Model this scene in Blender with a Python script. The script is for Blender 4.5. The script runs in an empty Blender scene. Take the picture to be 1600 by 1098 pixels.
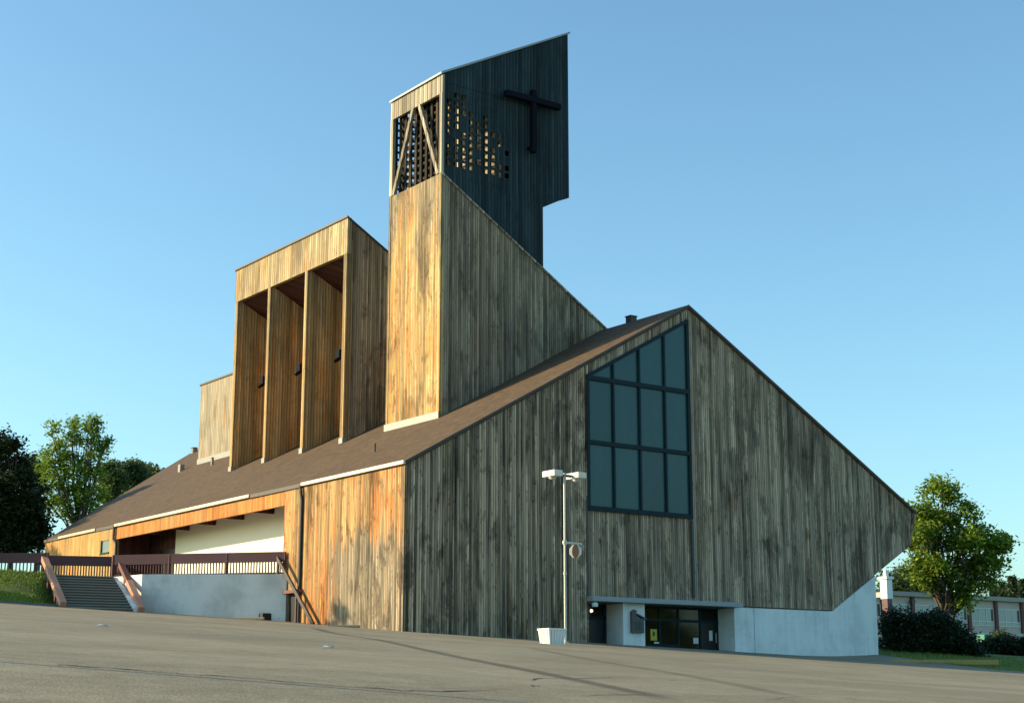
import bpy, bmesh, math, random
import numpy as np
from mathutils import Vector, Matrix
random.seed(7); rng = np.random.default_rng(11)
S = bpy.context.scene; COL = S.collection
R = math.radians

# ------------------------------------------------------------------ frame of reference
# world: church corner at the origin, facade along +X (plane Y=0), nave along +Y, Z up
FPX, CX, CY = 2430.0, 800.0, 549.0
PITCH = math.atan(531/2430.0); AX = R(54.1)
CA, SA = math.cos(AX), math.sin(AX)
CAM = Vector((-42.42, -68.05, -2.85))
def FR(F, Rr, z=0.0):            # metres ahead of / to the right of the standpoint -> world
    return Vector((CAM.x + F*CA + Rr*SA, CAM.y + F*SA - Rr*CA, z))
def toFR(x, y):
    dx, dy = x-CAM.x, y-CAM.y
    return dx*CA + dy*SA, dx*SA - dy*CA
def at(px, py, F):               # point at F metres ahead seen at that place of the photograph
    k = FPX*math.cos(PITCH) - (CY-py)*math.sin(PITCH)
    t = F/k
    return FR(F, (px-CX)*t, CAM.z + (FPX*math.sin(PITCH)+(CY-py)*math.cos(PITCH))*t)
def ss(a, b, x):
    t = np.clip((x-a)/(b-a), 0, 1); return t*t*(3-2*t)
def ground(F, Rr):
    F = np.asarray(F, float); Rr = np.asarray(Rr, float)
    z = -3.78 + .044*np.clip(F, -40, 108) - .067*np.clip(Rr, -34, 55)
    z = z - .67*(1-ss(0, 24, F))
    z = z + np.clip((F-93)*.056, 0, 2.9)*ss(17, 26, Rr)                      # lawn rising to the school
    edge = 86.4 + np.clip(-(Rr+24), 0, 3)*(-.2)
    z = z + (np.clip((F-edge)*.20, 0, .6)+np.clip((F-edge-3)*.62, 0, 1.25))*ss(-25.6, -27.2, Rr)*1.0           # bank beside the steps
    z = z + .05*np.sin(F*.21+1)*np.sin(Rr*.17)*ss(4, 20, F)*(1-ss(70, 85, F))
    return z
def gz(x, y): return float(ground(*toFR(x, y)))

# ------------------------------------------------------------------ materials
def new_mat(name):
    m = bpy.data.materials.new(name); m.use_nodes = True
    nt = m.node_tree; nt.nodes.clear()
    out = nt.nodes.new('ShaderNodeOutputMaterial'); b = nt.nodes.new('ShaderNodeBsdfPrincipled')
    nt.links.new(b.outputs[0], out.inputs[0])
    return m, nt, b
class NT:
    def __init__(s, nt): s.nt = nt
    def n(s, t, **kw):
        n = s.nt.nodes.new(t)
        for k, v in kw.items(): setattr(n, k, v)
        return n
    def put(s, sock, v):
        if v is None: return
        if isinstance(v, bpy.types.NodeSocket): s.nt.links.new(v, sock)
        else: sock.default_value = v
    def math(s, op, a, b=None, c=None, clamp=False):
        n = s.n('ShaderNodeMath', operation=op, use_clamp=clamp)
        for i, v in enumerate((a, b, c)): s.put(n.inputs[i], v)
        return n.outputs[0]
    def mix(s, f, a, b, mode='MIX'):
        n = s.n('ShaderNodeMix', data_type='RGBA', blend_type=mode, clamp_factor=True)
        s.put(n.inputs[0], f); s.put(n.inputs[6], a); s.put(n.inputs[7], b); return n.outputs[2]
    def ramp(s, f, a, b):
        n = s.n('ShaderNodeMapRange', interpolation_type='SMOOTHSTEP')
        s.put(n.inputs[0], f); n.inputs[1].default_value = a; n.inputs[2].default_value = b; return n.outputs[0]
    def noise(s, v, scale=1, detail=3, rough=.55, dist=0):
        n = s.n('ShaderNodeTexNoise'); s.put(n.inputs['Vector'], v)
        n.inputs['Scale'].default_value = scale; n.inputs['Detail'].default_value = detail
        n.inputs['Roughness'].default_value = rough; n.inputs['Distortion'].default_value = dist; return n.outputs[0]
    def xyz(s, a=0., b=0., c=0.):
        n = s.n('ShaderNodeCombineXYZ')
        for i, v in enumerate((a, b, c)): s.put(n.inputs[i], v)
        return n.outputs[0]
    def pos(s):
        g = s.n('ShaderNodeNewGeometry'); p = s.n('ShaderNodeSeparateXYZ'); s.nt.links.new(g.outputs['Position'], p.inputs[0])
        return g.outputs['Position'], p.outputs[0], p.outputs[1], p.outputs[2]
def col(r, g, b): return (r, g, b, 1.)
def plain(name, c, rough=.6, metal=0., var=.12, scale=3., spec=.5, bump=0.):
    m, nt, b = new_mat(name); t = NT(nt); p, x, y, z = t.pos()
    n = t.noise(p, scale, 4)
    f = t.math('MULTIPLY_ADD', n, 2*var, 1-var)
    t.put(b.inputs['Base Color'], t.mix(1., col(*c), t.xyz(f, f, f), 'MULTIPLY'))
    b.inputs['Roughness'].default_value = rough; b.inputs['Metallic'].default_value = metal
    b.inputs['Specular IOR Level'].default_value = spec
    if bump:
        bn = t.n('ShaderNodeBump'); bn.inputs['Strength'].default_value = bump; bn.inputs['Distance'].default_value = .02
        t.put(bn.inputs['Height'], t.noise(p, scale*8, 3)); t.put(b.inputs['Normal'], bn.outputs[0])
    return m
def wood(name, light, dark, warm=None, warm_amt=0., bw=.20, stain=.5, knots=.5, grey=None, grey_amt=0., contrast=1., patch=None, ztop=None):
    m, nt, b = new_mat(name); t = NT(nt); p, x, y, z = t.pos()
    u = t.math('ADD', x, y)
    ub = t.math('DIVIDE', u, bw); idx = t.math('FLOOR', ub); fr = t.math('FRACT', ub)
    wn = t.n('ShaderNodeTexWhiteNoise', noise_dimensions='1D'); t.put(wn.inputs['W'], idx); rnd = wn.outputs[0]
    wn2 = t.n('ShaderNodeTexWhiteNoise', noise_dimensions='2D'); t.put(wn2.inputs['Vector'], t.xyz(t.math('ADD', idx, 71.3), t.math('FLOOR', t.math('DIVIDE', t.math('MULTIPLY_ADD', rnd, 5., z), 4.9)), 0.)); rnd2 = t.math('ADD', t.math('MULTIPLY', wn2.outputs[0], .35), t.math('MULTIPLY', t.math('FRACT', t.math('MULTIPLY', rnd, 7.31)), .65))
    zo = t.math('MULTIPLY_ADD', rnd, 37., z)
    streak = t.noise(t.xyz(t.math('MULTIPLY', u, 5.), rnd, t.math('MULTIPLY', zo, .22)), 1., 4, .65)
    grain = t.noise(t.xyz(t.math('MULTIPLY', u, 26.), rnd, t.math('MULTIPLY', zo, 1.1)), 1., 3, .6)
    big = t.noise(t.xyz(t.math('MULTIPLY', u, .22), 0., t.math('MULTIPLY', z, .2)), 1., 4, .6, .6)
    big2 = t.noise(t.xyz(t.math('MULTIPLY', u, .42), 9., t.math('MULTIPLY', z, .12)), 1., 4, .65, .4)
    c = t.mix(t.ramp(t.math('MULTIPLY_ADD', rnd2, .35, t.math('MULTIPLY', streak, .75)), .28, .72), col(*dark), col(*light))
    if warm:
        w = t.math('ADD', t.math('MULTIPLY', big, 1.1), t.math('MULTIPLY', t.math('SUBTRACT', rnd, .5), .45))
        w = t.math('ADD', w, t.math('MULTIPLY', t.math('SUBTRACT', streak, .5), .7))
        wm = t.mix(t.ramp(t.math('ADD', t.math('MULTIPLY', streak, .6), t.math('MULTIPLY', rnd2, .4)), .25, .75), col(warm[0]*.72, warm[1]*.6, warm[2]*.5), col(*warm))
        lo = .85-.62*warm_amt
        c = t.mix(t.ramp(w, lo-.12, lo+.16), c, wm)
    if grey:
        g = t.math('ADD', big2, t.math('MULTIPLY', t.math('SUBTRACT', rnd2, .5), .25))
        if patch:                     # weathered patch of its own place (u range, height)
            uu = t.math('SUBTRACT', 1., t.math('ABSOLUTE', t.math('DIVIDE', t.math('SUBTRACT', u, patch[0]), patch[1])))
            zz = t.math('SUBTRACT', 1., t.math('DIVIDE', z, patch[2]))
            g = t.math('ADD', g, t.math('MULTIPLY', t.math('MINIMUM', t.ramp(uu, -.1, .35), t.ramp(zz, -.25, .4)), .42))
        if ztop: g = t.math('ADD', g, t.math('MULTIPLY', t.ramp(z, ztop[0], ztop[1]), ztop[2]))
        lo = .82-.5*grey_amt
        gm = t.mix(t.ramp(streak, .3, .7), col(grey[0]*.55, grey[1]*.55, grey[2]*.55), col(*grey))
        c = t.mix(t.math('MULTIPLY', t.ramp(g, lo-.12, lo+.14), .93), c, gm)
    k = t.math('MULTIPLY_ADD', rnd, .55*contrast, 1-.3*contrast)
    k = t.math('MULTIPLY', k, t.math('MULTIPLY_ADD', grain, .7*contrast, 1-.35*contrast))
    k = t.math('MULTIPLY', k, t.math('MULTIPLY_ADD', t.ramp(big2, .50, .66), -.66*stain, 1.))
    bl = t.noise(t.xyz(t.math('MULTIPLY', u, .9), 3., t.math('MULTIPLY', z, .45)), 1., 5, .7, .5)
    bl = t.math('ADD', bl, t.math('MULTIPLY', t.math('SUBTRACT', rnd, .5), .16))
    k = t.math('MULTIPLY', k, t.math('MULTIPLY_ADD', t.ramp(bl, .52, .66), -.6*stain, 1.))
    k = t.math('MULTIPLY', k, t.math('MULTIPLY_ADD', t.ramp(t.noise(t.xyz(t.math('MULTIPLY', u, 2.2), 4., t.math('MULTIPLY', zo, .16)), 1., 3), .55, .72), -.55*stain, 1.))
    vo = t.n('ShaderNodeTexVoronoi'); t.put(vo.inputs['Vector'], t.xyz(t.math('MULTIPLY', u, 4.5), 0., t.math('MULTIPLY', zo, 1.5))); vo.inputs['Scale'].default_value = 1.
    k = t.math('MULTIPLY', k, t.math('MULTIPLY_ADD', t.math('SUBTRACT', 1., t.ramp(vo.outputs[0], .10, .22)), -.55*knots, 1.))
    edge_ = t.math('MULTIPLY', t.ramp(fr, .60, .66), t.math('SUBTRACT', 1., t.ramp(fr, .84, .90)))
    k = t.math('MULTIPLY', k, t.math('MULTIPLY_ADD', t.math('MULTIPLY', edge_, t.math('MULTIPLY_ADD', rnd, .8, .2)), .75*contrast*.8, .9))
    dark_line = t.math('MINIMUM', fr, t.math('SUBTRACT', 1., fr))  # distance to the nearest board joint
    k = t.math('MULTIPLY', k, t.math('MULTIPLY_ADD', t.ramp(dark_line, .04, .13), .58, .42))
    t.put(b.inputs['Base Color'], t.mix(1., c, t.xyz(k, k, k), 'MULTIPLY'))
    b.inputs['Roughness'].default_value = .85; b.inputs['Specular IOR Level'].default_value = .2
    bat = t.math('MULTIPLY', t.ramp(fr, .02, .10), t.math('SUBTRACT', 1., t.ramp(fr, .90, .98)))
    h = t.math('ADD', t.math('MULTIPLY', bat, .6), t.math('ADD', t.math('MULTIPLY', grain, .22), t.math('MULTIPLY', rnd2, .45)))
    bn = t.n('ShaderNodeBump'); bn.inputs['Strength'].default_value = .7; bn.inputs['Distance'].default_value = .03
    t.put(bn.inputs['Height'], h); t.put(b.inputs['Normal'], bn.outputs[0])
    return m
M = {}
M['wood_facade'] = wood('weathered boards', (.50,.385,.255), (.085,.063,.042), (.26,.17,.09), .08, .155, 1., 1., None, 0, 1.3)
M['wood_facade_pale'] = wood('weathered pale boards', (.53,.415,.285), (.145,.112,.074), (.28,.185,.1), .08, .155, .85, .9, None, 0, 1.15)
M['wood_orange'] = wood('orange cedar boards', (.56,.37,.17), (.29,.16,.06), (.52,.22,.07), .44, .17, 1., 1., (.33,.285,.20), .26, 1.3, (3.4, 4.9, 5.6))
M['wood_fascia'] = wood('orange fascia boards', (.60,.33,.12), (.42,.2,.06), (.62,.25,.07), .6, .2, .3, .4)
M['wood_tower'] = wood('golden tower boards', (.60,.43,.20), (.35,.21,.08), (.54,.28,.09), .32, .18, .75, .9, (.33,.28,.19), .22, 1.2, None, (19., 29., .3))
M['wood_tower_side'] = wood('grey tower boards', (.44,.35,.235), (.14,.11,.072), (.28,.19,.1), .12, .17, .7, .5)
M['wood_lintel'] = wood('bleached boards', (.50,.40,.235), (.30,.225,.12), (.46,.29,.12), .2, .3, .5, .1, (.36,.32,.24), .25, .8)
M['wood_fin'] = wood('amber fin boards', (.52,.37,.18), (.30,.19,.08), (.52,.27,.09), .28, .22, .35, .4, (.42,.34,.2), .2, 1., None, (17., 26., .3))
M['wood_dormer'] = wood('pale grey boards', (.44,.39,.28), (.31,.265,.18), (.4,.3,.17), .12, .3, .45, .1, (.40,.37,.30), .3, .5)
M['wood_dark'] = wood('dark stained boards', (.036,.060,.066), (.016,.028,.033), None, 0, .24, .4, .1, None, 0, .9)
M['wood_lattice'] = wood('dark lattice wood', (.045,.036,.026), (.02,.017,.014), None, 0, .4, .2, 0.)
M['wood_rib'] = wood('honey coloured ribs', (.44,.37,.25), (.30,.25,.16), None, 0, .4, .2, 0.)
M['wood_brace'] = wood('grey timber', (.40,.35,.26), (.2,.17,.12), None, 0, .5, .2, .1)
M['maroon_wall'] = wood('maroon boards', (.10,.035,.03), (.05,.018,.016), None, 0, .2, .2, 0.)
M['maroon'] = plain('maroon painted timber', (.085,.028,.03), .5)
M['cross'] = plain('black painted timber', (.006,.007,.012), .8, spec=.1)
def painted(name, c, dirt):
    m, nt, b = new_mat(name); t = NT(nt); p, x, y, z = t.pos(); u = t.math('ADD', x, y)
    st_ = t.noise(t.xyz(t.math('MULTIPLY', u, 2.6), 0., t.math('MULTIPLY', z, .22)), 1., 4, .65)
    bl = t.noise(p, .55, 5, .6); sp = t.noise(p, 3.5, 4, .7)
    k = t.math('MULTIPLY_ADD', t.ramp(st_, .45, .75), -.20*dirt, 1.)
    k = t.math('MULTIPLY', k, t.math('MULTIPLY_ADD', t.ramp(bl, .42, .70), -.22*dirt, 1.))
    k = t.math('MULTIPLY', k, t.math('MULTIPLY_ADD', t.ramp(sp, .64, .74), -.35*dirt, 1.))
    blk = t.math('FRACT', t.math('DIVIDE', z, .41)); k = t.math('MULTIPLY', k, t.math('MULTIPLY_ADD', t.ramp(blk, .0, .05), .05, .95))
    t.put(b.inputs['Base Color'], t.mix(1., col(*c), t.xyz(k, k, k), 'MULTIPLY')); b.inputs['Roughness'].default_value = .8; b.inputs['Specular IOR Level'].default_value = .25
    bn = t.n('ShaderNodeBump'); bn.inputs['Strength'].default_value = .3; bn.inputs['Distance'].default_value = .01
    t.put(bn.inputs['Height'], t.math('ADD', t.noise(p, 9., 3), t.ramp(blk, 0., .08))); t.put(b.inputs['Normal'], bn.outputs[0]); return m
M['white'] = painted('white painted masonry', (.80,.86,.83), .75)
M['white_wall'] = painted('retaining wall paint', (.76,.77,.73), 1.1)
M['porch_white'] = plain('cream painted plaster', (.80,.78,.66), .8, 0, .04, .6, .2)
M['flashing'] = plain('pale metal flashing', (.24,.235,.21), .5, .2)
M['gutter'] = plain('aluminium gutter', (.56,.50,.38), .4, .3, .25, 1.2)
M['darkmetal'] = plain('dark metal', (.03,.032,.036), .5, .2)
M['trim'] = plain('dark roof edge', (.05,.04,.033), .6)
M['frame'] = plain('dark window frame', (.010,.026,.032), .6, spec=.15)
M['black'] = plain('black door', (.010,.011,.012), .4)
M['canopy'] = plain('grey canopy trim', (.30,.34,.34), .6)
M['steel'] = plain('galvanised pole', (.46,.46,.40), .45, .5, .1)
M['lamp'] = plain('cream lamp housing', (.70,.68,.58), .5)
M['lens'] = plain('lamp lens', (.55,.56,.52), .15)
M['stone'] = plain('concrete steps', (.11,.11,.09), .9, 0, .2, 2., .2, .4)
M['stone_light'] = plain('worn step edges', (.30,.29,.24), .9, 0, .25, 3.)
M['kerb'] = plain('concrete kerb', (.13,.14,.14), .9, 0, .2, 2.)
M['pink'] = plain('pinkish timber', (.50,.25,.155), .7, 0, .12, 2.)
M['brownrail'] = plain('brown timber', (.16,.06,.045), .7, 0, .2, 2.)
M['floor'] = plain('terrace concrete', (.3,.29,.26), .9)
M['yellow'] = plain('yellow painted timber', (.40,.30,.10), .8, 0, .2, 4.)
M['rubber'] = plain('black rubber', (.012,.013,.02), .6)
M['paper_yellow'] = plain('yellow paper', (.55,.50,.06), .8, 0, .05)
M['paper'] = plain('white paper', (.62,.70,.66), .8, 0, .05)
M['ink'] = plain('ink', (.05,.05,.05), .8)
M['noticebox'] = plain('grey brown notice box', (.10,.10,.085), .7)
M['blueroof'] = plain('blue tin roof', (.04,.06,.17), .5)
M['school_wall'] = plain('beige school wall', (.55,.47,.39), .9, 0, .06, .5)
M['school_white'] = plain('white window frames', (.7,.7,.66), .6)
M['school_brick'] = plain('red brown pilaster', (.17,.065,.055), .9, 0, .2, 6.)
M['green'] = plain('green plastic', (.02,.22,.15), .4)
M['pipe'] = plain('teal conduit', (.04,.065,.06), .6)
M['brownoval'] = plain('brown oval', (.10,.055,.03), .6)
M['pale_timber'] = plain('pale timber', (.30,.27,.19), .8, 0, .2, 4.)
def glass(name, c, rough, spec=.5):
    m = plain(name, c, rough, 0, .12, .6, spec); return m
m, nt, b = new_mat('teal tinted glass'); t = NT(nt); p, x, y, z = t.pos()
wn = t.n('ShaderNodeTexWhiteNoise', noise_dimensions='2D'); t.put(wn.inputs['Vector'], t.xyz(t.math('FLOOR', t.math('DIVIDE', t.math('SUBTRACT', x, 12.1), 1.97)), t.math('FLOOR', t.math('DIVIDE', t.math('SUBTRACT', z, 7.2), 3.8))))
k = t.math('MULTIPLY', t.math('MULTIPLY_ADD', wn.outputs[0], .35, .85), t.math('MULTIPLY_ADD', t.noise(t.xyz(t.math('MULTIPLY', x, 1.5), 0., t.math('MULTIPLY', z, .4)), 1., 4), .4, .8))
t.put(b.inputs['Base Color'], t.mix(1., col(.012,.064,.066), t.xyz(k, k, k), 'MULTIPLY')); b.inputs['Roughness'].default_value = .28; b.inputs['Specular IOR Level'].default_value = .35
bn = t.n('ShaderNodeBump'); bn.inputs['Strength'].default_value = .15; bn.inputs['Distance'].default_value = .02; t.put(bn.inputs['Height'], t.noise(p, .8, 2)); t.put(b.inputs['Normal'], bn.outputs[0]); M['screen'] = m
M['doorglass'] = glass('dark door glass', (.010,.011,.009), .05, .25)
M['schoolglass'] = glass('pale school glass', (.22,.30,.30), .15, .5)
m, nt, b = new_mat('lit bulb'); b.inputs['Emission Color'].default_value = (1,.75,.35,1); b.inputs['Emission Strength'].default_value = 1.6; M['bulb'] = m
# roof shingles
m, nt, b = new_mat('brown shingles'); t = NT(nt); p, x, y, z = t.pos()
row = t.math('DIVIDE', x, .26); ri = t.math('FLOOR', row)
tab = t.math('ADD', t.math('DIVIDE', y, .33), t.math('MULTIPLY', ri, .5))
wn = t.n('ShaderNodeTexWhiteNoise', noise_dimensions='2D'); t.put(wn.inputs['Vector'], t.xyz(ri, t.math('FLOOR', tab)))
c = t.mix(t.noise(t.xyz(t.math('MULTIPLY', x, .15), t.math('MULTIPLY', y, .5)), 1., 4), col(.058,.034,.015), col(.100,.060,.028))
k = t.math('MULTIPLY', t.math('MULTIPLY_ADD', wn.outputs[0], .5, .75), t.math('MULTIPLY_ADD', t.ramp(t.math('FRACT', row), .0, .2), .35, .65))
k = t.math('MULTIPLY', k, t.math('MULTIPLY_ADD', t.noise(p, 14., 3), .6, .7))
t.put(b.inputs['Base Color'], t.mix(1., c, t.xyz(k, k, k), 'MULTIPLY')); b.inputs['Roughness'].default_value = .9
bn = t.n('ShaderNodeBump'); bn.inputs['Strength'].default_value = .5; bn.inputs['Distance'].default_value = .02
t.put(bn.inputs['Height'], t.math('ADD', t.math('FRACT', row), wn.outputs[0])); t.put(b.inputs['Normal'], bn.outputs[0]); M['roof'] = m
# asphalt with two soft darker lines across it
m, nt, b = new_mat('old asphalt'); t = NT(nt); p, x, y, z = t.pos()
n1 = t.noise(p, .18, 6, .65); n2 = t.noise(p, 22., 3, .7); n3 = t.noise(p, 2.2, 4, .6)
c = t.mix(t.ramp(n1, .32, .68), col(.208,.182,.122), col(.288,.254,.172))
k = t.math('MULTIPLY', t.math('MULTIPLY_ADD', n2, 1.3, .35), t.math('MULTIPLY_ADD', n3, .6, .7))
vo = t.n('ShaderNodeTexVoronoi'); t.put(vo.inputs['Vector'], p); vo.inputs['Scale'].default_value = 30.
k = t.math('MULTIPLY', k, t.math('MULTIPLY_ADD', vo.outputs[0], .5, .75))
k = t.math('MULTIPLY', k, t.math('MULTIPLY_ADD', t.ramp(t.noise(p, .45, 4, .7, 1.), .60, .70), -.16, 1.))
k = t.math('MULTIPLY', k, t.math('MULTIPLY_ADD', t.ramp(t.noise(p, 1.1, 3, .5), .70, .76), -.25, 1.))
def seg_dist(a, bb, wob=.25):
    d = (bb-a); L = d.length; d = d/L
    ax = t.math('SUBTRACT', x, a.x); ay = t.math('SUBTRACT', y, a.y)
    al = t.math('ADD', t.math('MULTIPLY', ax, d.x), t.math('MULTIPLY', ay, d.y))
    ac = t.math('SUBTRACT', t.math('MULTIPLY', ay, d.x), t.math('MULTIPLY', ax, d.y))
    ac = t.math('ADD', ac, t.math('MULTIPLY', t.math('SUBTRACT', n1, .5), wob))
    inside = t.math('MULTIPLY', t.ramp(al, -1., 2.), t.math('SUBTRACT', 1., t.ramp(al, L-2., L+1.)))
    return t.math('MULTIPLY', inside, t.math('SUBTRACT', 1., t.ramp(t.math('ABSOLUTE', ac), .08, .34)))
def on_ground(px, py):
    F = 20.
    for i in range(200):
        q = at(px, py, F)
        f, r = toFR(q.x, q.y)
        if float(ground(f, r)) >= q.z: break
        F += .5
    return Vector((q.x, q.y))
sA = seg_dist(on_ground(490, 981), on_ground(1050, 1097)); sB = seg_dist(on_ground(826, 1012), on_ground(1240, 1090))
dark_line = t.math('ADD', t.math('MULTIPLY', sA, .55), t.math('MULTIPLY', sB, .32))
k = t.math('MULTIPLY', k, t.math('SUBTRACT', 1., dark_line))
t.put(b.inputs['Base Color'], t.mix(1., c, t.xyz(k, k, k), 'MULTIPLY')); b.inputs['Roughness'].default_value = .9; b.inputs['Specular IOR Level'].default_value = .25
bn = t.n('ShaderNodeBump'); bn.inputs['Strength'].default_value = .5; bn.inputs['Distance'].default_value = .008
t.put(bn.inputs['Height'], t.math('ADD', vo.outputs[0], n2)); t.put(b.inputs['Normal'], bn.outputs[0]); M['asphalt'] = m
M['crack'] = plain('crack', (.03,.03,.03), .95)
# grass
m, nt, b = new_mat('lawn'); t = NT(nt); p, x, y, z = t.pos()
c = t.mix(t.noise(p, .5, 5), col(.05,.085,.018), col(.12,.17,.03)); k = t.math('MULTIPLY_ADD', t.noise(p, 7., 4), 1., .5)
t.put(b.inputs['Base Color'], t.mix(1., c, t.xyz(k, k, k), 'MULTIPLY')); b.inputs['Roughness'].default_value = .9
bn = t.n('ShaderNodeBump'); bn.inputs['Strength'].default_value = 1.; bn.inputs['Distance'].default_value = .08
t.put(bn.inputs['Height'], t.noise(p, 12., 3)); t.put(b.inputs['Normal'], bn.outputs[0]); M['lawn'] = m
def leafmat(name, a, bb, trans=.35):
    m, nt, b = new_mat(name); t = NT(nt)
    g = t.n('ShaderNodeNewGeometry'); oi = t.n('ShaderNodeObjectInfo')
    c = t.mix(g.outputs['Random Per Island'], col(*a), col(*bb))
    k = t.math('MULTIPLY_ADD', t.noise(g.outputs['Position'], .9, 2), .7, .65)
    c = t.mix(1., c, t.xyz(k, k, k), 'MULTIPLY')
    t.put(b.inputs['Base Color'], c); b.inputs['Roughness'].default_value = .55; b.inputs['Specular IOR Level'].default_value = .3
    tr = t.n('ShaderNodeBsdfTranslucent'); t.put(tr.inputs[0], c)
    mx = t.n('ShaderNodeMixShader'); mx.inputs[0].default_value = trans
    out = [n for n in nt.nodes if n.type == 'OUTPUT_MATERIAL'][0]
    nt.links.new(b.outputs[0], mx.inputs[1]); nt.links.new(tr.outputs[0], mx.inputs[2]); nt.links.new(mx.outputs[0], out.inputs[0])
    return m
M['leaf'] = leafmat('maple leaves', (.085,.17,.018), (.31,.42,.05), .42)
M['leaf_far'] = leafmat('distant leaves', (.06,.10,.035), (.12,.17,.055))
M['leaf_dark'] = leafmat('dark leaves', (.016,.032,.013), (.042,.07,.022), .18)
M['leaf_con'] = leafmat('conifer needles', (.02,.045,.02), (.045,.075,.03), .1)
M['leaf_bush'] = leafmat('shrub leaves', (.014,.030,.013), (.036,.062,.024), .15)
M['bark'] = plain('bark', (.10,.08,.06), .95, 0, .3, 6., .2, .5)

# ------------------------------------------------------------------ mesh helpers
class MB:
    def __init__(s): s.v = []; s.f = []
    def add(s, vs, fs):
        o = len(s.v); s.v += [tuple(v) for v in vs]; s.f += [tuple(i+o for i in f) for f in fs]; return s
    def box(s, a, b):
        x0, x1 = sorted((a[0], b[0])); y0, y1 = sorted((a[1], b[1])); z0, z1 = sorted((a[2], b[2]))
        return s.add([(x0,y0,z0),(x1,y0,z0),(x1,y1,z0),(x0,y1,z0),(x0,y0,z1),(x1,y0,z1),(x1,y1,z1),(x0,y1,z1)],
                     [(0,3,2,1),(4,5,6,7),(0,1,5,4),(1,2,6,5),(2,3,7,6),(3,0,4,7)])
    def prism(s, poly, off):
        n = len(poly); off = Vector(off); p = [Vector(q) for q in poly]
        vs = p + [q+off for q in p]
        fs = [tuple(range(n-1, -1, -1)), tuple(range(n, 2*n))] + [(i, (i+1) % n, (i+1) % n+n, i+n) for i in range(n)]
        return s.add(vs, fs)
    def bar(s, p0, p1, w, h, side=None):      # rectangular bar between two points
        p0, p1 = Vector(p0), Vector(p1); d = (p1-p0).normalized()
        sd = Vector(side).normalized() if side else d.cross(Vector((0,0,1))).normalized()
        up = sd.cross(d).normalized()
        q = [p0+sd*a*w/2+up*b*h/2 for a, b in ((-1,-1),(1,-1),(1,1),(-1,1))]
        return s.prism(q, p1-p0)
    def tube(s, p0, p1, r0, r1=None, n=10):
        p0, p1 = Vector(p0), Vector(p1); r1 = r0 if r1 is None else r1
        d = (p1-p0).normalized(); a = d.orthogonal().normalized(); b = d.cross(a)
        vs = []
        for p, r in ((p0, r0), (p1, r1)):
            vs += [p+(a*math.cos(2*math.pi*i/n)+b*math.sin(2*math.pi*i/n))*r for i in range(n)]
        fs = [(i, (i+1) % n, (i+1) % n+n, i+n) for i in range(n)] + [tuple(range(n-1, -1, -1)), tuple(range(n, 2*n))]
        return s.add(vs, fs)
    def build(s, name, mat, parent=None, origin=(0,0,0), bevel=0., smooth=False):
        o = Vector(origin); me = bpy.data.meshes.new(name)
        me.from_pydata([tuple(Vector(v)-o) for v in s.v], [], s.f)
        bm = bmesh.new(); bm.from_mesh(me); bmesh.ops.recalc_face_normals(bm, faces=bm.faces); bm.to_mesh(me); bm.free()
        if smooth: me.polygons.foreach_set('use_smooth', [True]*len(me.polygons))
        me.materials.append(M[mat] if isinstance(mat, str) else mat)
        ob = bpy.data.objects.new(name, me); COL.objects.link(ob)
        if parent is not None:
            ob.parent = parent
        else: ob.location = o
        if bevel:
            mo = ob.modifiers.new('bevel', 'BEVEL'); mo.width = bevel; mo.segments = 2; mo.limit_method = 'ANGLE'
        return ob
def tag(o, label=None, cat=None, group=None, kind=None):
    if label: o['label'] = label
    if cat: o['category'] = cat
    if group: o['group'] = group
    if kind: o['kind'] = kind
    return o
def thing(name, loc, label, cat, group=None, rot=0.):
    e = bpy.data.objects.new(name, None); COL.objects.link(e); e.location = loc; e.rotation_euler.z = rot
    e.empty_display_size = .5
    return tag(e, label, cat, group)
def dup(root, loc, label=None, rot=0., scale=1.):
    r = root.copy(); COL.objects.link(r); r.location = loc; r.rotation_euler.z = rot; r.scale = (scale,)*3
    if label: r['label'] = label
    for ch in list(root.children):
        c = ch.copy(); COL.objects.link(c); c.parent = r
        for g in ch.children:
            d = g.copy(); COL.objects.link(d); d.parent = c
    return r

# ------------------------------------------------------------------ terrain
def grid_mesh(name, us, vs, fn, mat):
    V = [fn(u, v) for u in us for v in vs]; n = len(vs)
    F = [(i*n+j, (i+1)*n+j, (i+1)*n+j+1, i*n+j+1) for i in range(len(us)-1) for j in range(n-1)]
    me = bpy.data.meshes.new(name); me.from_pydata(V, [], F); me.materials.append(M[mat])
    me.polygons.foreach_set('use_smooth', [True]*len(me.polygons))
    o = bpy.data.objects.new(name, me); COL.objects.link(o); return o
ER = [-400, -60, -40, -27, -24.4, -21.2, -20, -13, 20, 23.0, 26, 30, 40, 60, 400]
EF = [80, 82, 84.3, 86.0, 86.6, 88.2, 92.5, 92.5, 104, 101.2, 95, 91, 87, 84, 80]
def edge(Rr): return float(np.interp(Rr, ER, EF))
us = [-600,-400,-250,-150,-100,-80,-64] + [round(-52+1.3*i, 2) for i in range(81)] + [64,80,100,150,250,400,600]
vs = [-300,-150,-80,-45] + [-40+4*i for i in range(28)] + [round(72+1.1*i, 2) for i in range(50)] + [135,150,180,220,300,450,700,1000]
def lawn_pt(Rr, F):
    z = float(ground(F, Rr)); e = edge(Rr)
    if -70 < Rr < 70 and -40 < F: z -= .16*float(1-ss(e-1.6, e-.2, F))
    p = FR(F, Rr, z); return (p.x, p.y, p.z)
lw = grid_mesh('lawn', us, vs, lawn_pt, 'lawn'); tag(lw, kind='structure')
lus = [round(-66+.8*i, 2) for i in range(166)]; lvs = [i/110 for i in range(111)]
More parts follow.
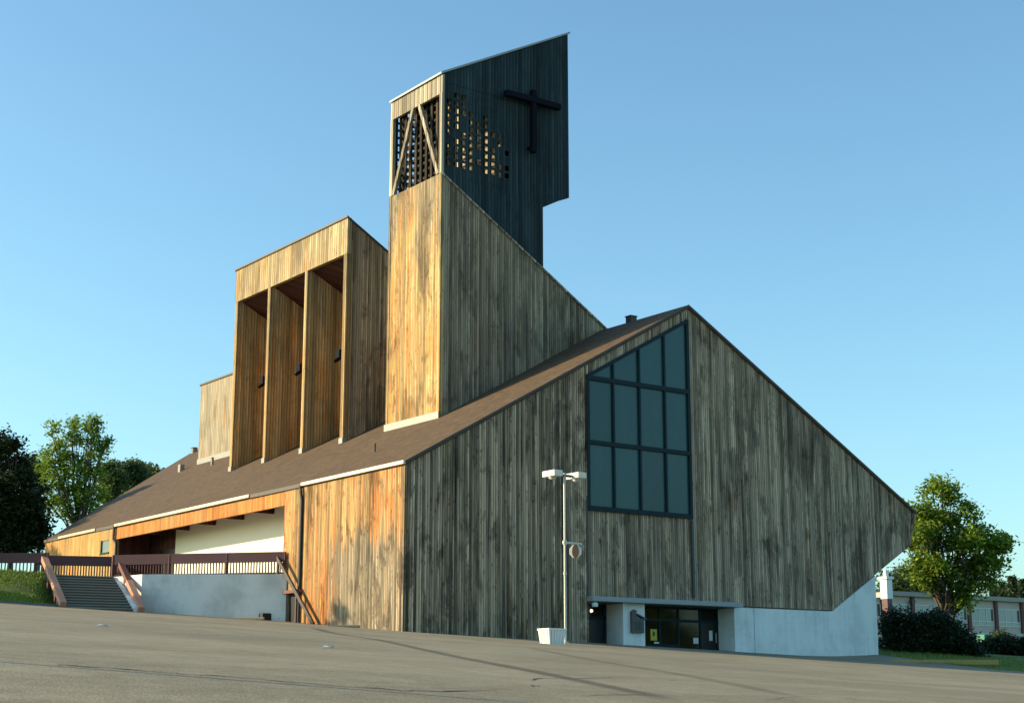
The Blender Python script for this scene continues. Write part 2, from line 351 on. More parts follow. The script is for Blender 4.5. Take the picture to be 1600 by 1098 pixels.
def lot_pt(Rr, tt):
    F = -38+(edge(Rr)+38)*tt; p = FR(F, Rr, float(ground(F, Rr))+.012); return (p.x, p.y, p.z)
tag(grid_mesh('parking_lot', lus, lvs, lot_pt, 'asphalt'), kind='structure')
def strip(name, pts, w, mat, lift):
    v = []; f = []
    for i, p in enumerate(pts):
        a = pts[max(i-1, 0)]; c = pts[min(i+1, len(pts)-1)]; d = Vector((c[0]-a[0], c[1]-a[1])).normalized()
        n = Vector((-d.y, d.x)); ww = w*random.uniform(.4, 1.2)*min(1, i/2+.2, (len(pts)-1-i)/2+.2)
        for sgn in (-1, 1):
            q = Vector((p[0], p[1]))+n*sgn*ww/2; v.append((q.x, q.y, gz(q.x, q.y)+.012+lift))
        if i: f.append((2*i-2, 2*i-1, 2*i+1, 2*i))
    mb = MB(); mb.v = v; mb.f = f
    return tag(mb.build(name, mat), kind='structure')
def crack(pp, w):
    pts = []
    for (x0, y0), (x1, y1) in zip(pp, pp[1:]):
        A, B_ = on_ground(x0, y0), on_ground(x1, y1); n = max(3, int((B_-A).length/.7))
        for i in range(n): pts.append(A.lerp(B_, i/n)+Vector((random.gauss(0, .07), random.gauss(0, .07))))
    strip('asphalt_crack', [(p.x, p.y) for p in pts], w, 'crack', .006)
crack([(94,1059),(160,1060),(245,1063),(320,1066)], .09); crack([(90,1061),(112,1067),(132,1078)], .07)
crack([(240,1070),(400,1074),(520,1079),(640,1083),(700,1083),(800,1079)], .08)
crack([(800,1063),(860,1062),(960,1060),(1010,1061)], .05); crack([(1180,1094),(1250,1091),(1330,1092)], .05); crack([(0,984),(70,987)], .14); crack([(0,1057),(60,1056)], .06)
crack([(900,1090),(1000,1087),(1090,1090)], .05); crack([(815,1073),(835,1072),(850,1076)], .05)

# ------------------------------------------------------------------ church
ch = thing('church', (0,0,0), 'large modern wooden church with steep brown roof, dark tower and tall teal window', 'church')
SL = .562; Z0 = 8.83
def rz(x): return Z0+SL*min(x, 40-x)          # top of the roof surface
TH = .22
def wz(x): return rz(x)-TH*.9
def part(mb, name, mat, parent=ch, **k): return mb.build(name, mat, parent, **k)
# facade
mb = MB()
mb.prism([(0,0,-1.2),(12.06,0,-1.7),(12.06,0,wz(12.06)),(0,0,wz(0))], (0,.3,0))
part(mb, 'facade_wall', 'wood_facade')
mb = MB(); mb.prism([(12.06,.10,2.3),(20.0,.10,2.3),(20.0,.10,7.1),(12.06,.10,7.1)], (0,.22,0)); part(mb, 'facade_panel', 'wood_facade_pale')
mb = MB(); mb.prism([(12.06,.02,14.78),(20.0,.02,19.18),(20.0,.02,wz(20)),(12.06,.02,wz(12.06))], (0,.28,0))
mb.prism([(20.0,.0,2.14),(31.56,.0,2.12),(39.3,.0,6.56),(39.58,.0,wz(39.58)),(20.0,.0,wz(20.0))], (0,.3,0)); part(mb, 'facade_wall', 'wood_facade_pale')
# window
mb = MB(); Y1 = -.06
for x in (12.06+.1, 14.05, 16.03, 18.0, 19.9):
    w = .2 if x in (12.16, 19.9) else .13
    top = 14.78+(x-12.06)*.554
    mb.prism([(x-w/2,Y1,7.1),(x+w/2,Y1,7.1),(x+w/2,Y1,top-.08+w*.28),(x-w/2,Y1,top-.08-w*.28)], (0,.16,0))
for z, hh in ((7.22,.26),(10.97,.24),(14.68,.26)): mb.box((12.1,Y1-.012,z-hh/2),(19.95,.09,z+hh/2))
mb.bar((12.1,Y1+.07,14.73),(19.96,Y1+.07,19.10), .17, .2, (0,1,0))
wf = part(mb, 'window', 'frame')
mb = MB(); mb.prism([(12.1,.06,7.12),(19.96,.06,7.12),(19.96,.06,19.12),(12.1,.06,14.74)], (0,.04,0)); part(mb, 'window_pane', 'screen', wf)
mb = MB(); mb.box((19.86,-.05,2.5),(20.02,.09,7.0)); part(mb, 'conduit', 'pipe')
mb = MB(); mb.box((12.0,-.03,1.0),(12.07,.0,7.9)); part(mb, 'corner_strip', 'pipe')
# masonry base under the overhang
D = 1.5
mb = MB(); mb.prism([(23.2,.06,-2.),(35.72,.06,-2.),(35.78,.06,4.44),(31.6,.06,2.06),(23.2,.06,2.06)], (0,.3,0))
mb.box((23.2,.36,-2.),(23.5,D+.1,2.06)); mb.box((35.5,.36,-2),(35.72,24,3.2)); part(mb, 'base_wall', 'white')
mb = MB(); mb.box((24.8,.045,-1.6),(24.83,.061,2.05)); part(mb, 'control_joint', 'canopy')
mb = MB(); mb.prism([(27.0,-.02,-1.9),(35.9,-.02,-1.9),(35.9,-.02,-.60),(34.2,-.02,-.66),(34.2,-.02,-.80),(27.0,-.02,-.80)], (0,.07,0)); part(mb, 'plinth', 'white_wall')
mb = MB(); mb.box((14.6,.06,-2.),(16.2,D+.1,2.06)); part(mb, 'entrance_pier', 'white')
mb = MB(); mb.box((11.95,-.55,2.03),(23.35,.09,2.30)); part(mb, 'canopy', 'canopy', bevel=.02)
mb = MB(); mb.box((12.06,D+.05,-2.),(14.6,D+.15,2.06)); mb.box((16.2,D+.05,-2),(23.2,D+.15,2.06)); mb.box((12.06,.31,-2.),(12.2,D+.05,2.06)); part(mb, 'entrance_wall', 'black')
mb = MB(); mb.box((12.2,.10,2.0),(23.2,D+.1,2.04)); part(mb, 'soffit', 'noticebox')
# single door
mb = MB()
for x in (12.55,14.42): mb.box((x-.08,D-.04,-2),(x+.08,D+.05,2.0))
mb.box((12.5,D-.04,1.15),(14.5,D+.05,1.32)); mb.box((12.5,D-.04,1.9),(14.5,D+.05,2.0)); df = part(mb, 'door', 'frame')
mb = MB(); mb.box((12.63,D,-2),(14.34,D+.04,1.15)); part(mb, 'door_leaf', 'black', df)
mb = MB(); mb.box((12.63,D+.01,1.32),(14.34,D+.03,1.9)); part(mb, 'transom_pane', 'doorglass', df)
mb = MB(); c = PYd = (13.55,D-.05,1.62); mb.tube((13.47,D-.06,1.62),(13.47,D+.01,1.62),.07,.09,12); part(mb, 'entrance_light', 'bulb')
# glazed screen
mb = MB()
for x in (16.6,18.55,20.0,21.75,23.12): mb.box((x-.07,D-.04,-2),(x+.07,D+.05,2.0))
mb.box((16.5,D-.05,1.15),(23.2,D+.05,1.31)); mb.box((16.5,D-.05,1.9),(23.2,D+.05,2.0)); mb.box((16.5,D-.05,-.32),(19.9,D+.05,-.16))
gs = part(mb, 'glazed_entrance', 'frame')
mb = MB(); mb.box((16.5,D+.01,-.2),(20.0,D+.03,1.95)); mb.box((20.0,D+.01,1.25),(23.1,D+.03,1.95)); part(mb, 'glazing', 'doorglass', gs)
for x0, x1 in ((20.08,21.66),(21.84,23.04)):
    mb = MB(); mb.box((x0,D+.005,-2),(x1,D+.035,1.15)); dl = part(mb, 'door_leaf', 'doorglass' if x0 < 21 else 'black', gs)
mb = MB(); mb.box((22.93,D-.09,.0),(22.99,D-.03,.6)); part(mb, 'door_handle', 'steel', gs)
mb = MB(); mb.box((16.75,D-.5,-2.),(19.45,D-.05,-.36)); part(mb, 'low_sill_wall', 'white')
# side wall toward the terrace
PW = 2.7
mb = MB()
mb.prism([(0,.3,-1.2),(0,10.9,-.6),(0,10.9,wz(0)-.02),(0,.3,wz(0)-.02)], (.3,0,0)); mb.prism([(0,10.9,2.72),(0,13.2,2.72),(0,13.2,wz(0)-.02),(0,10.9,wz(0)-.02)], (.3,0,0))
part(mb, 'side_wall', 'wood_orange')
mb = MB(); mb.box((-.03,-.03,-1.2),(.10,-.0,8.55)); part(mb, 'corner_board', 'wood_orange')
mb = MB(); mb.box((0.02,13.2,7.78),(.2,39,8.6)); part(mb, 'fascia', 'wood_fascia')
mb = MB(); mb.box((0,39,3),(.3,40.1,8.6)); mb.box((0,40.1,3),(.3,41.6,6.98)); mb.box((0,40.1,7.85),(.3,41.6,8.6)); mb.box((0,41.6,3),(.3,53.4,8.6))
part(mb, 'side_wall', wood('light orange boards', (.60,.42,.18), (.42,.26,.09), (.6,.3,.09), .4, .22, .25, .3))  # light orange boards at the far end of the side wall
mb = MB(); mb.box((.06,40.1,6.98),(.1,41.6,7.85)); part(mb, 'side_window', 'schoolglass')
mb = MB(); mb.box((-.06,40.0,6.86),(.02,41.7,6.97)); mb.box((-.03,41.5,6.97),(.02,41.65,7.9)); part(mb, 'window_sill', 'frame')
mb = MB(); mb.box((PW,12.9,1),(PW+.3,34.6,10)); part(mb, 'porch_wall', 'porch_white')
mb = MB(); mb.box((.3,39,2.5),(PW,39.3,8.6)); mb.box((PW+.05,37.4,2.5),(PW+.3,39.3,8.6)); mb.box((PW+.05,34.6,7.0),(PW+.3,37.4,8.6)); part(mb, 'porch_end_wall', 'maroon_wall')
mb = MB(); mb.box((PW+.12,34.6,2.5),(PW+.2,37.4,7.0)); part(mb, 'porch_door', 'black')
mb = MB(); mb.box((.3,12.9,2.5),(PW,13.18,8.6)); part(mb, 'porch_end_wall', 'maroon_wall')
mb = MB(); mb.box((.2,13.2,8.45),(PW,39,8.6))
for i in range(6): yy = 15.5+i*4.2; mb.box((.21,yy,8.05),(PW-.02,yy+.25,8.45))
part(mb, 'porch_ceiling', 'maroon_wall')
# basement doorway under the end of the terrace
mb = MB(); mb.box((.12,10.9,-.6),(.3,13.0,2.7)); part(mb, 'basement_door', 'black')
mb = MB(); mb.box((-.25,10.7,2.62),(.02,13.3,2.80)); part(mb, 'door_ledge', 'brownrail')
mb = MB(); mb.box((-.02,12.5,-.3),(.12,13.0,2.62)); part(mb, 'door_jamb', 'wood_facade')
# gutters, edge, downspouts
mb = MB(); mb.box((-.18,-.1,8.66),(-.0,11.0,8.86)); part(mb, 'gutter', 'gutter', bevel=.02)
mb = MB(); mb.box((-.18,17.6,8.66),(-.0,38.9,8.86)); part(mb, 'gutter', 'gutter', bevel=.02)
mb = MB(); mb.box((-.18,42.6,8.66),(-.0,50.2,8.86)); part(mb, 'gutter', 'gutter', bevel=.02)
for y0, y1 in ((11.0,17.6),(38.9,42.6),(50.2,53.5)): part(MB().box((-.10,y0,8.62),(.0,y1,8.84)), 'eave_board', 'trim')
mb = MB(); mb.tube((-.14,11.1,8.7),(-.14,11.0,8.3),.09); mb.tube((-.14,11.0,8.3),(-.09,10.95,7.9),.09); mb.tube((-.09,10.95,7.9),(-.09,10.95,.2),.09); part(mb, 'downspout', 'darkmetal')
mb = MB(); mb.tube((-.12,39.0,8.75),(-.12,39.0,7.75),.09); mb.tube((-.12,39.0,7.75),(-.1,38.5,7.45),.09); mb.tube((-.1,38.5,7.45),(-.1,38.5,3.7),.09); part(mb, 'downspout', 'darkmetal')
# roof slabs
mb = MB()
mb.prism([(-.02,-.10,Z0-.011),(20,-.10,rz(20)),(20,69,rz(20)),(-.02,53.6,Z0-.011)], (0,0,-TH))
mb.prism([(20,-.10,rz(20)),(39.95,-.10,rz(39.95)),(39.95,53.6,rz(39.95)),(20,69,rz(20))], (0,0,-TH))
rf = part(mb, 'roof', 'roof')
mb = MB()
for x0, x1 in ((-.05,20),(20,40.0)):
    mb.prism([(x0,-.13,rz(max(x0,0))+.015),(x1,-.13,rz(x1)+.015),(x1,-.13,rz(x1)-.13),(x0,-.13,rz(max(x0,0))-.13)], (0,.028,0))
part(mb, 'rake_trim', 'trim', rf)
mb = MB(); mb.prism([(40.0,-.1,8.84),(40.0,53,8.84),(39.6,53,6.5),(39.3,-.0,6.5)], (-.2,0,0)); part(mb, 'overhang_wall', 'wood_facade_pale')
def roofthing(x, y, r, h, name, mat):
    mb = MB(); z = rz(x); mb.tube((x,y,z-.2),(x,y,z+h),r,r,10); mb.tube((x,y,z+h),(x,y,z+h+.04),r*1.25,r*1.25,10); part(mb, name, mat, rf)
roofthing(3.17, 8.4, .055, .45, 'vent_pipe', 'darkmetal'); roofthing(18.2, 66.6, .28, .42, 'vent_pipe', 'flashing'); roofthing(11.0, 47.0, .12, .55, 'vent_pipe', 'flashing')
mb = MB(); mb.box((11.6,54.6,14.9),(12.0,55.05,16.0)); part(mb, 'vent_box', 'flashing', rf)
mb = MB(); mb.box((19.9,5.2,19.6),(20.4,5.7,20.42)); mb.box((19.85,5.15,20.42),(20.45,5.75,20.47)); part(mb, 'chimney', 'darkmetal', rf)
# clerestory monitor with fins
FX, MY0, MY1, MT = 7.26, 19.3, 36.0, 28.15
def mt(x): return MT-.60*(x-FX)
lm = MB()
XE = 20.0
lm.prism([(FX+.012,MY0,rz(FX)-.1),(FX+.012,MY0,mt(FX)-.02),(XE,MY0,mt(XE)),(XE,MY0,rz(XE)-.1)], (0,.25,0))
mon = part(lm, 'light_monitor', 'wood_tower_side')
mb = MB(); mb.prism([(FX+.3,MY1-.25,rz(FX)-.1),(FX+.3,MY1-.25,mt(FX)-.3),(XE,MY1-.25,mt(XE)),(XE,MY1-.25,rz(XE)-.1)], (0,.25,0)); part(mb, 'monitor_wall', 'wood_fin', mon)
mb = MB(); mb.box((FX-.03,MY0-.02,25.68),(FX+.28,MY1+.02,MT)); part(mb, 'lintel', 'wood_lintel', mon)
fy = [MY0, 24.75, 30.3, MY1-.42]
for i, y in enumerate(fy):
    mb = MB(); x0, x1 = FX-.05 if i == 0 else FX-.02, 12.4
    w = .38 if i else .4
    if i == 0: mb.prism([(FX-.05,y-.02,rz(FX)),(FX-.05,y-.02,25.68),(FX+.4,y-.02,25.68),(FX+.4,y-.02,rz(FX+.4)-.03)], (0,w,0))
    else: mb.prism([(x0,y,rz(x0)),(x0,y,25.68),(x0+.3,y,25.68),(x0+.3,y,mt(x0+.3)-.5),(x1,y,mt(x1)-.3),(x1,y,rz(x1)-.1)], (0,w,0))
    f = part(mb, 'fin', 'wood_fin', mon)
    mb = MB(); mb.box((FX-.09,y-.05,rz(FX)-.02),(FX+.25,y+w+.03,rz(FX)+.34)); part(mb, 'fin_shoe', 'flashing', mon)
mb = MB(); mb.box((12.4,MY0+.25,15.0),(12.6,MY1-.25,25.0)); part(mb, 'back_wall', 'maroon_wall', mon)
mb = MB(); mb.prism([(FX+.28,MY0+.25,25.72),(12.4,MY0+.25,23.2),(12.4,MY0+.25,23.35),(FX+.28,MY0+.25,25.87)], (0,MY1-MY0-.5,0)); part(mb, 'bay_ceiling', 'maroon_wall', mon)
mb = MB(); mb.prism([(FX-.12,MY0-.1,mt(FX)+.13),(XE+.1,MY0-.1,mt(XE)+.06),(XE+.1,MY0-.1,mt(XE)-.06),(FX-.12,MY0-.1,mt(FX)+.0)], (0,MY1-MY0+.2,0)); part(mb, 'monitor_roof', 'trim', mon)
for y in fy[:3]:
    mb = MB(); zc = 19.0; yy = y+.4; xx = FX+.32
    mb.bar((xx,yy,zc+.2),(xx,yy+.6,zc+.25),.12,.12); mb.box((xx-.28,yy+.45,zc-.25),(xx+.28,yy+1.0,zc+.28)); mb.bar((xx,yy+.7,zc-.22),(xx-.35,yy+.95,zc-.5),.4,.12)
    part(mb, 'floodlight', 'cross', mon)
# rear dormer
DX, DY0, DY1, DT = 12.6, 37.5, 53.3, 22.7
mb = MB(); mb.box((DX,DY0,15.5),(DX+.3,DY1,DT)); dm = part(mb, 'rear_dormer', 'wood_dormer')
for y in (DY0+.03, DY1-.28): part(MB().prism([(DX+.3,y,15.5),(DX+.3,y,DT-.15),(19.6,y,20.2),(19.6,y,19)], (0,.25,0)), 'dormer_side', 'wood_dormer', dm)
mb = MB(); mb.prism([(DX-.1,DY0-.1,DT+.12),(20,DY0-.1,20.0),(20,DY0-.1,19.88),(DX-.1,DY0-.1,DT-.02)], (0,DY1-DY0+.2,0)); part(mb, 'dormer_roof', 'trim', dm)
mb = MB(); mb.box((DX-.06,DY0,rz(DX)-.1),(DX-.0,DY1+.05,rz(DX)+.42)); part(mb, 'base_flashing', 'flashing', dm)
# tower
TX, TY0, TY1 = 7.5, 8.3, 14.4; TT = 28.35
def st(x): return TT-.625*(x-TX)
mb = MB(); mb.box((TX,TY0+.22,12.6),(TX+.25,TY1-.22,TT-.05)); mb.box((TX-.03,TY0,12.6),(TX+.22,TY0+.22,TT)); mb.box((TX-.03,TY1-.22,12.6),(TX+.22,TY1,TT)); tw = part(mb, 'bell_tower', 'wood_tower')
for y, nm in ((TY0+.03, 'tower_wall'), (TY1-.28, 'tower_wall')):
    mb = MB(); mb.prism([(TX+.25,y,rz(TX)-.2),(TX+.25,y,st(TX+.25)-.12),(15.36,y,st(15.36)-.12),(15.36,y,rz(15.36)-.2)], (0,.25,0)); part(mb, nm, 'wood_tower_side', tw)
    mb = MB(); mb.prism([(15.40,y+.03,rz(15.4)-.2),(15.40,y+.03,st(15.4)-.12),(20.9,y+.03,st(20.9)-.1),(20.0,y+.03,rz(20)-.2)], (0,.22,0)); part(mb, 'tower_wing', 'wood_tower_side', tw)
mb = MB(); mb.prism([(TX+.02,TY0-.06,st(TX)+.02),(21.1,TY0-.06,st(21.1)+.02),(21.1,TY0-.06,st(21.1)-.12),(TX+.02,TY0-.06,st(TX)-.12)], (0,.28,0))
mb.prism([(TX+.02,TY1-.22,st(TX)+.02),(21.1,TY1-.22,st(21.1)+.02),(21.1,TY1-.22,st(21.1)-.12),(TX+.02,TY1-.22,st(TX)-.12)], (0,.28,0)); part(mb, 'coping', 'wood_brace', tw)
mb = MB(); mb.prism([(15.4,TY0+.2,st(15.4)-.02),(21.0,TY0+.2,st(21.0)-.02),(21.0,TY0+.2,st(21.0)-.1),(15.4,TY0+.2,st(15.4)-.1)], (0,TY1-TY0-.4,0)); part(mb, 'wing_roof', 'roof', tw)
mb = MB(); mb.box((TX-.10,TY0-.05,rz(TX)-.05),(TX-.035,TY1+.05,rz(TX)+.38)); part(mb, 'base_flashing', 'flashing', tw)
# belfry
BZ = 34.9; UX1, UX2 = 15.4, 17.52
def bt(x): return BZ+.525*(x-TX)
LZ = 34.3                               # top of the lattice
for side, y in ((0, TY0+.10), (1, TY1-.30)):
    mb = MB(); hi = 0.2
    mb.prism([(TX+.2,y,LZ),(15.2,y,LZ),(15.2,y,bt(15.2)-.1),(TX+.2,y,bt(TX+.2)-.1)], (0,hi,0))
    mb.prism([(15.2,y,27.72),(15.4,y,27.72),(UX2,y,28.62),(UX2,y,bt(UX2)-.1),(15.2,y,bt(15.2)-.1)], (0,hi,0))
    mb.prism([(TX+.2,y,st(TX+.2)),(TX+.2,y,28.42),(12.0,y,28.0),(15.2,y,27.72),(15.38,y,27.72),(15.38,y,st(15.38)-.2)], (0,hi,0))
    part(mb, 'belfry_wall', 'wood_dark', tw)
    mb = MB(); pitch = .56; xe = 12.7 if side == 0 else 9.6; n = int((xe-TX-.2)/pitch)
    mb.prism([(xe+.02,y+.02,27.7),(15.3,y+.02,27.7),(15.3,y+.02,LZ+.1),(xe+.02,y+.02,LZ+.1)], (0,.1,0))
    for i in range(n+1):
        x = TX+.2+i*pitch; mb.box((x,y+.02,27.8),(x+.2,y+.07,LZ+.1))
    for k in range(int((LZ-27.8)/.5)+1):
        z = 27.8+k*.5; mb.box((TX+.2,y+.012,z),(xe+.1,y+.06,z+.16))
    if side == 0:                                    # closed cells are added: they shape the sunlit dapple and its diagonal shade edge
        for i in range(n+1):
            for kk in range(int((LZ-27.8)/.5)+1):
                x, z = TX+.2+i*pitch, 27.8+kk*.5
                if z > 33.9-.62*(x-TX)+random.gauss(0, .3) or random.random() < .14 or z < 28.4+.35*abs(math.sin(i*2.1))*(i > 1):
                    mb.box((x+.2,y+.03,z+.16),(min(x+pitch, xe+.05),y+.065,z+.5))
    part(mb, 'lattice', 'wood_dark', tw)
    mb = MB()
    for i in range(n+1):
        x = TX+.2+i*pitch; mb.box((x+.06,y+.075,27.8),(x+.16,y+(.50 if side == 0 else .3),LZ+.1))
    part(mb, 'lattice_ribs', 'wood_rib', tw)  # lighter ribs added behind the holes to catch sun as golden spots
mb = MB(); mb.box((UX2-.2,TY0+.3,28.7),(UX2,TY1-.3,bt(UX2)-.2)); mb.prism([(15.2,TY0+.3,27.75),(UX2-.2,TY0+.3,28.66),(UX2-.2,TY0+.3,28.8),(15.2,TY0+.3,27.9)], (0,TY1-TY0-.6,0)); mb.box((15.2,TY0+.3,st(15.3)-.3),(15.38,TY1-.3,27.7)); part(mb, 'belfry_back_wall', 'wood_dark', tw)
mb = MB(); mb.prism([(TX-.12,TY0-.05,bt(TX)+.0),(UX2+.1,TY0-.05,bt(UX2+.1)),(UX2+.1,TY0-.05,bt(UX2+.1)-.12),(TX-.12,TY0-.05,bt(TX)-.14)], (0,TY1-TY0+.1,0)); part(mb, 'tower_roof', 'canopy', tw)
mb = MB(); mb.box((TX,TY0+.0,33.55),(TX+.2,TY1,BZ-.12)); mb.box((TX-.02,TY0,TT),(TX+.2,TY0+.3,33.55)); mb.box((TX-.02,TY1-.3,TT),(TX+.2,TY1,33.55)); part(mb, 'opening_frame', 'wood_brace', tw)
ym = (TY0+TY1)/2
for y0, y1 in ((ym-.35, TY0+.42), (ym+.35, TY1-.42)):
    mb = MB(); mb.bar((TX+.06,y0,33.6),(TX+.06,y1,TT), .2, .26, (1,0,0)); part(mb, 'brace', 'wood_brace', tw)
mb = MB()
for i in range(9): y = TY0+.5+i*.62; mb.box((TX+.42,y,TT-.2),(TX+.50,y+.24,33.9))
for k in range(12): z = TT-.1+k*.5; mb.box((TX+.50,TY0+.3,z),(TX+.56,TY1-.3,z+.16))
part(mb, 'lattice', 'wood_lattice', tw)
mb = MB(); mb.box((TX+.25,TY0+.3,27.6),(15.2,TY1-.3,27.75)); part(mb, 'belfry_floor', 'wood_lattice', tw)
# cross
CYp = TY0-.35
mb = MB(); mb.box((12.05,CYp-.22,34.27),(16.45,CYp+.2,34.67)); mb.box((14.09,CYp-.20,30.9),(14.46,CYp+.18,34.27)); mb.box((14.09,CYp-.2,34.67),(14.46,CYp+.18,35.15)); mb.box((14.12,CYp+.18,31.2),(14.42,TY0+.12,31.4)); mb.box((14.12,CYp+.2,34.35),(14.42,TY0+.12,34.6))
part(mb, 'cross', 'cross', tw, bevel=.05)
# fixtures hung on the entrance (each a thing of its own)
nb = thing('notice_box', (15.55,.06,.4), 'small house-shaped notice box with blue roof on the white pier', 'notice box')
def rel(mb, name, mat, root, **k): return mb.build(name, mat, root, origin=root.location, **k)
mb = MB(); mb.box((15.1,-.14,.38),(15.98,.06,1.2)); rel(mb, 'cabinet', 'noticebox', nb, bevel=.015)
mb = MB(); mb.box((15.3,-.155,.55),(15.55,-.141,1.02)); mb.box((15.62,-.155,.55),(15.8,-.141,1.0)); rel(mb, 'notice_paper', 'pipe', nb)
mb = MB(); mb.bar((15.45,-.06,1.42),(16.12,-.06,1.16),.3,.07,(0,1,0)); rel(mb, 'box_roof', 'blueroof', nb)
mb = MB(); mb.prism([(15.1,-.12,1.2),(15.45,-.12,1.2),(15.45,-.12,1.62),(15.3,-.12,1.68),(15.1,-.12,1.55)], (0,.16,0)); rel(mb, 'turret', 'noticebox', nb)
fl = thing('security_light', (12.2,-.5,2.0), 'small white floodlight under the left end of the entrance canopy', 'lamp')
mb = MB(); mb.box((12.05,-.5,1.72),(12.35,-.3,1.95)); rel(mb, 'lamp_head', 'paper', fl, bevel=.03)
mb = MB(); mb.bar((12.2,-.4,1.95),(12.2,-.4,2.03),.06,.06,(1,0,0)); rel(mb, 'bracket', 'steel', fl)
po = thing('poster', (18.0,D+.0,0), 'yellow poster taped inside the glazed entrance', 'poster')
mb = MB(); mb.box((17.83,D-.02,.06),(18.33,D-.008,.70)); rel(mb, 'sheet', 'paper_yellow', po)
mb = MB(); mb.box((18.0,D-.025,.32),(18.16,D-.021,.5)); mb.tube((18.08,D-.024,.5),(18.08,D-.021,.5),.07,.07,10); rel(mb, 'print', 'ink', po)
tag(MB().box((21.17,D-.02,-.07),(21.57,D-.008,.27)).build('paper_notice', 'paper'), 'square white notice on the glazed door', 'notice')
tag(MB().box((22.45,D-.02,.12),(22.72,D-.008,.72)).build('paper_notice', 'paper'), 'tall narrow white notice on the dark right door leaf', 'notice')
tag(MB().box((18.1,D-.02,-.12),(18.5,D-.008,-.02)).build('paper_notice', 'paper'), 'small white slip below the yellow poster', 'notice')

# ------------------------------------------------------------------ terrace
ZT = 3.75
def fr(F, Rr, z): return FR(F, Rr, z)
W0 = (90.1,-12.95); W1 = (90.25,-21.3)
rv = (.883,-.469); lv = (-.47,-.883)
BR = (88.0,-21.2); BL = (BR[0]+3.7*lv[0], BR[1]+3.7*lv[1])
def ST(tt, ll): return (BR[0]+rv[0]*tt+lv[0]*ll, BR[1]+rv[1]*tt+lv[1]*ll)
RUN = 5.1; TR = ST(RUN, 0); TL = ST(RUN, 3.7)
mb = MB(); a = Vector(fr(*W0, 0)); b2 = Vector(fr(*W1, 0)); d = (b2-a).normalized(); nrm = Vector((0,0,1)).cross(d)
if nrm.dot(Vector((CAM.x, CAM.y, 0))-a) < 0: nrm = -nrm
a2 = a - d*.0
mb.prism([(a2.x,a2.y,-1),(b2.x,b2.y,-1),(b2.x,b2.y,ZT),(a2.x,a2.y,ZT)], -nrm*.35)
trw = Vector(fr(*TR, 0)); mb.prism([(b2.x,b2.y,-1),(trw.x,trw.y,-1),(trw.x,trw.y,ZT),(b2.x,b2.y,ZT)], -nrm*.3)
rw = mb.build('retaining_wall', 'white_wall', None, origin=(a.x,a.y,0)); tag(rw, 'low white painted retaining wall below the maroon porch railing', 'wall')
flr = MB(); pts = [Vector(fr(*q, ZT-.02)) for q in (W0, W1, TR, TL, (91.2,-45), (128,-45))] + [Vector((PW,53,ZT-.02)), Vector((PW,13.2,ZT-.02)), Vector((0,13.2,ZT-.02))]
pts = [p - Vector((nrm.x, nrm.y, 0))*.05 if i < 2 else p for i, p in enumerate(pts)]
flr.prism(pts, (0,0,-.3)); tag(flr.build('terrace_floor', 'floor'), kind='structure')
# railings
def railing(F0, F1, label, n, start_post=True):
    A = Vector(fr(*F0, ZT)); B_ = Vector(fr(*F1, ZT)); L = (B_-A).length; dd = (B_-A)/L
    t_ = thing('railing', A, label, 'railing', 'maroon terrace railings')
    mb = MB(); mb.bar(A+Vector((0,0,1.0)), B_+Vector((0,0,1.0)), .12, .58); rel(mb, 'rail_board', 'maroon', t_)
    mb = MB(); mb.bar(A+Vector((0,0,.07)), B_+Vector((0,0,.07)), .1, .1); rel(mb, 'bottom_rail', 'maroon', t_)
    mb = MB(); mb.box((-.03,-.03,.12),(.03,.03,.72)); first = None
    for i in range(n):
        p = dd*L*(i+.5)/n
        if first is None: first = mb.build('baluster', 'maroon', t_); o = first
        else: o = first.copy(); COL.objects.link(o); o.parent = t_
        o.location = p
    k = max(2, int(L/3)+1)
    for i in range(k):
        mb = MB(); p = dd*L*i/(k-1); mb.box((p.x-.06,p.y-.06,-.1),(p.x+.06,p.y+.06,1.28)); mb.build('post', 'maroon', t_)
    return t_
railing((90.2,-13.1), TR, 'maroon railing on top of the white retaining wall in front of the porch', 60)
railing((TL[0]+.2, TL[1]-.15), (91.6,-40), 'maroon railing along the grass bank left of the steps', 60)
railing((93.6,-23.9), (92.6,-28.2), 'maroon railing at the head of the steps between the two handrails', 28)
# steps
z0 = float(ground(BR[0], BR[1])); NS = 13
mb = MB()
for i in range(NS):
    t0, t1 = RUN*i/NS, RUN
    z1 = z0+(ZT-z0)*(i+1)/NS
    q = [fr(*ST(t0,0), z0-.8 if i == 0 else z1-.4), fr(*ST(t1,0), z0-.8 if i == 0 else z1-.4), fr(*ST(t1,3.7), z0-.8 if i == 0 else z1-.4), fr(*ST(t0,3.7), z0-.8 if i == 0 else z1-.4)]
    mb.prism(q, (0,0,z1-q[0].z))
stc = thing('staircase', fr(*BR, z0), 'broad concrete steps climbing to the church terrace', 'stairs')
rel(mb, 'steps', 'stone', stc)
mb = MB()
for i in range(NS):
    z1 = z0+(ZT-z0)*(i+1)/NS; t0 = RUN*i/NS
    q = [fr(*ST(t0-.035,.01), z1-.045), fr(*ST(t0+.06,.01), z1-.045), fr(*ST(t0+.06,3.69), z1-.045), fr(*ST(t0-.035,3.69), z1-.045)]
    mb.prism(q, (0,0,.05))
rel(mb, 'nosing', 'stone_light', stc)
mb = MB(); q = [fr(*ST(-.1,-.02), z0-.6), fr(*ST(RUN+.1,-.02), z0-.6), fr(*ST(RUN+.1,-.02), ZT+.04), fr(*ST(0,-.02), z0+.3), fr(*ST(-.1,-.02), z0+.2)]
mb.prism(q, fr(*ST(0,-.3),0)-fr(*ST(0,-.02),0)); tag(mb.build('stair_wall', 'white_wall', None, origin=fr(*BR, z0)), 'white sloping wall on the right side of the steps', 'wall')
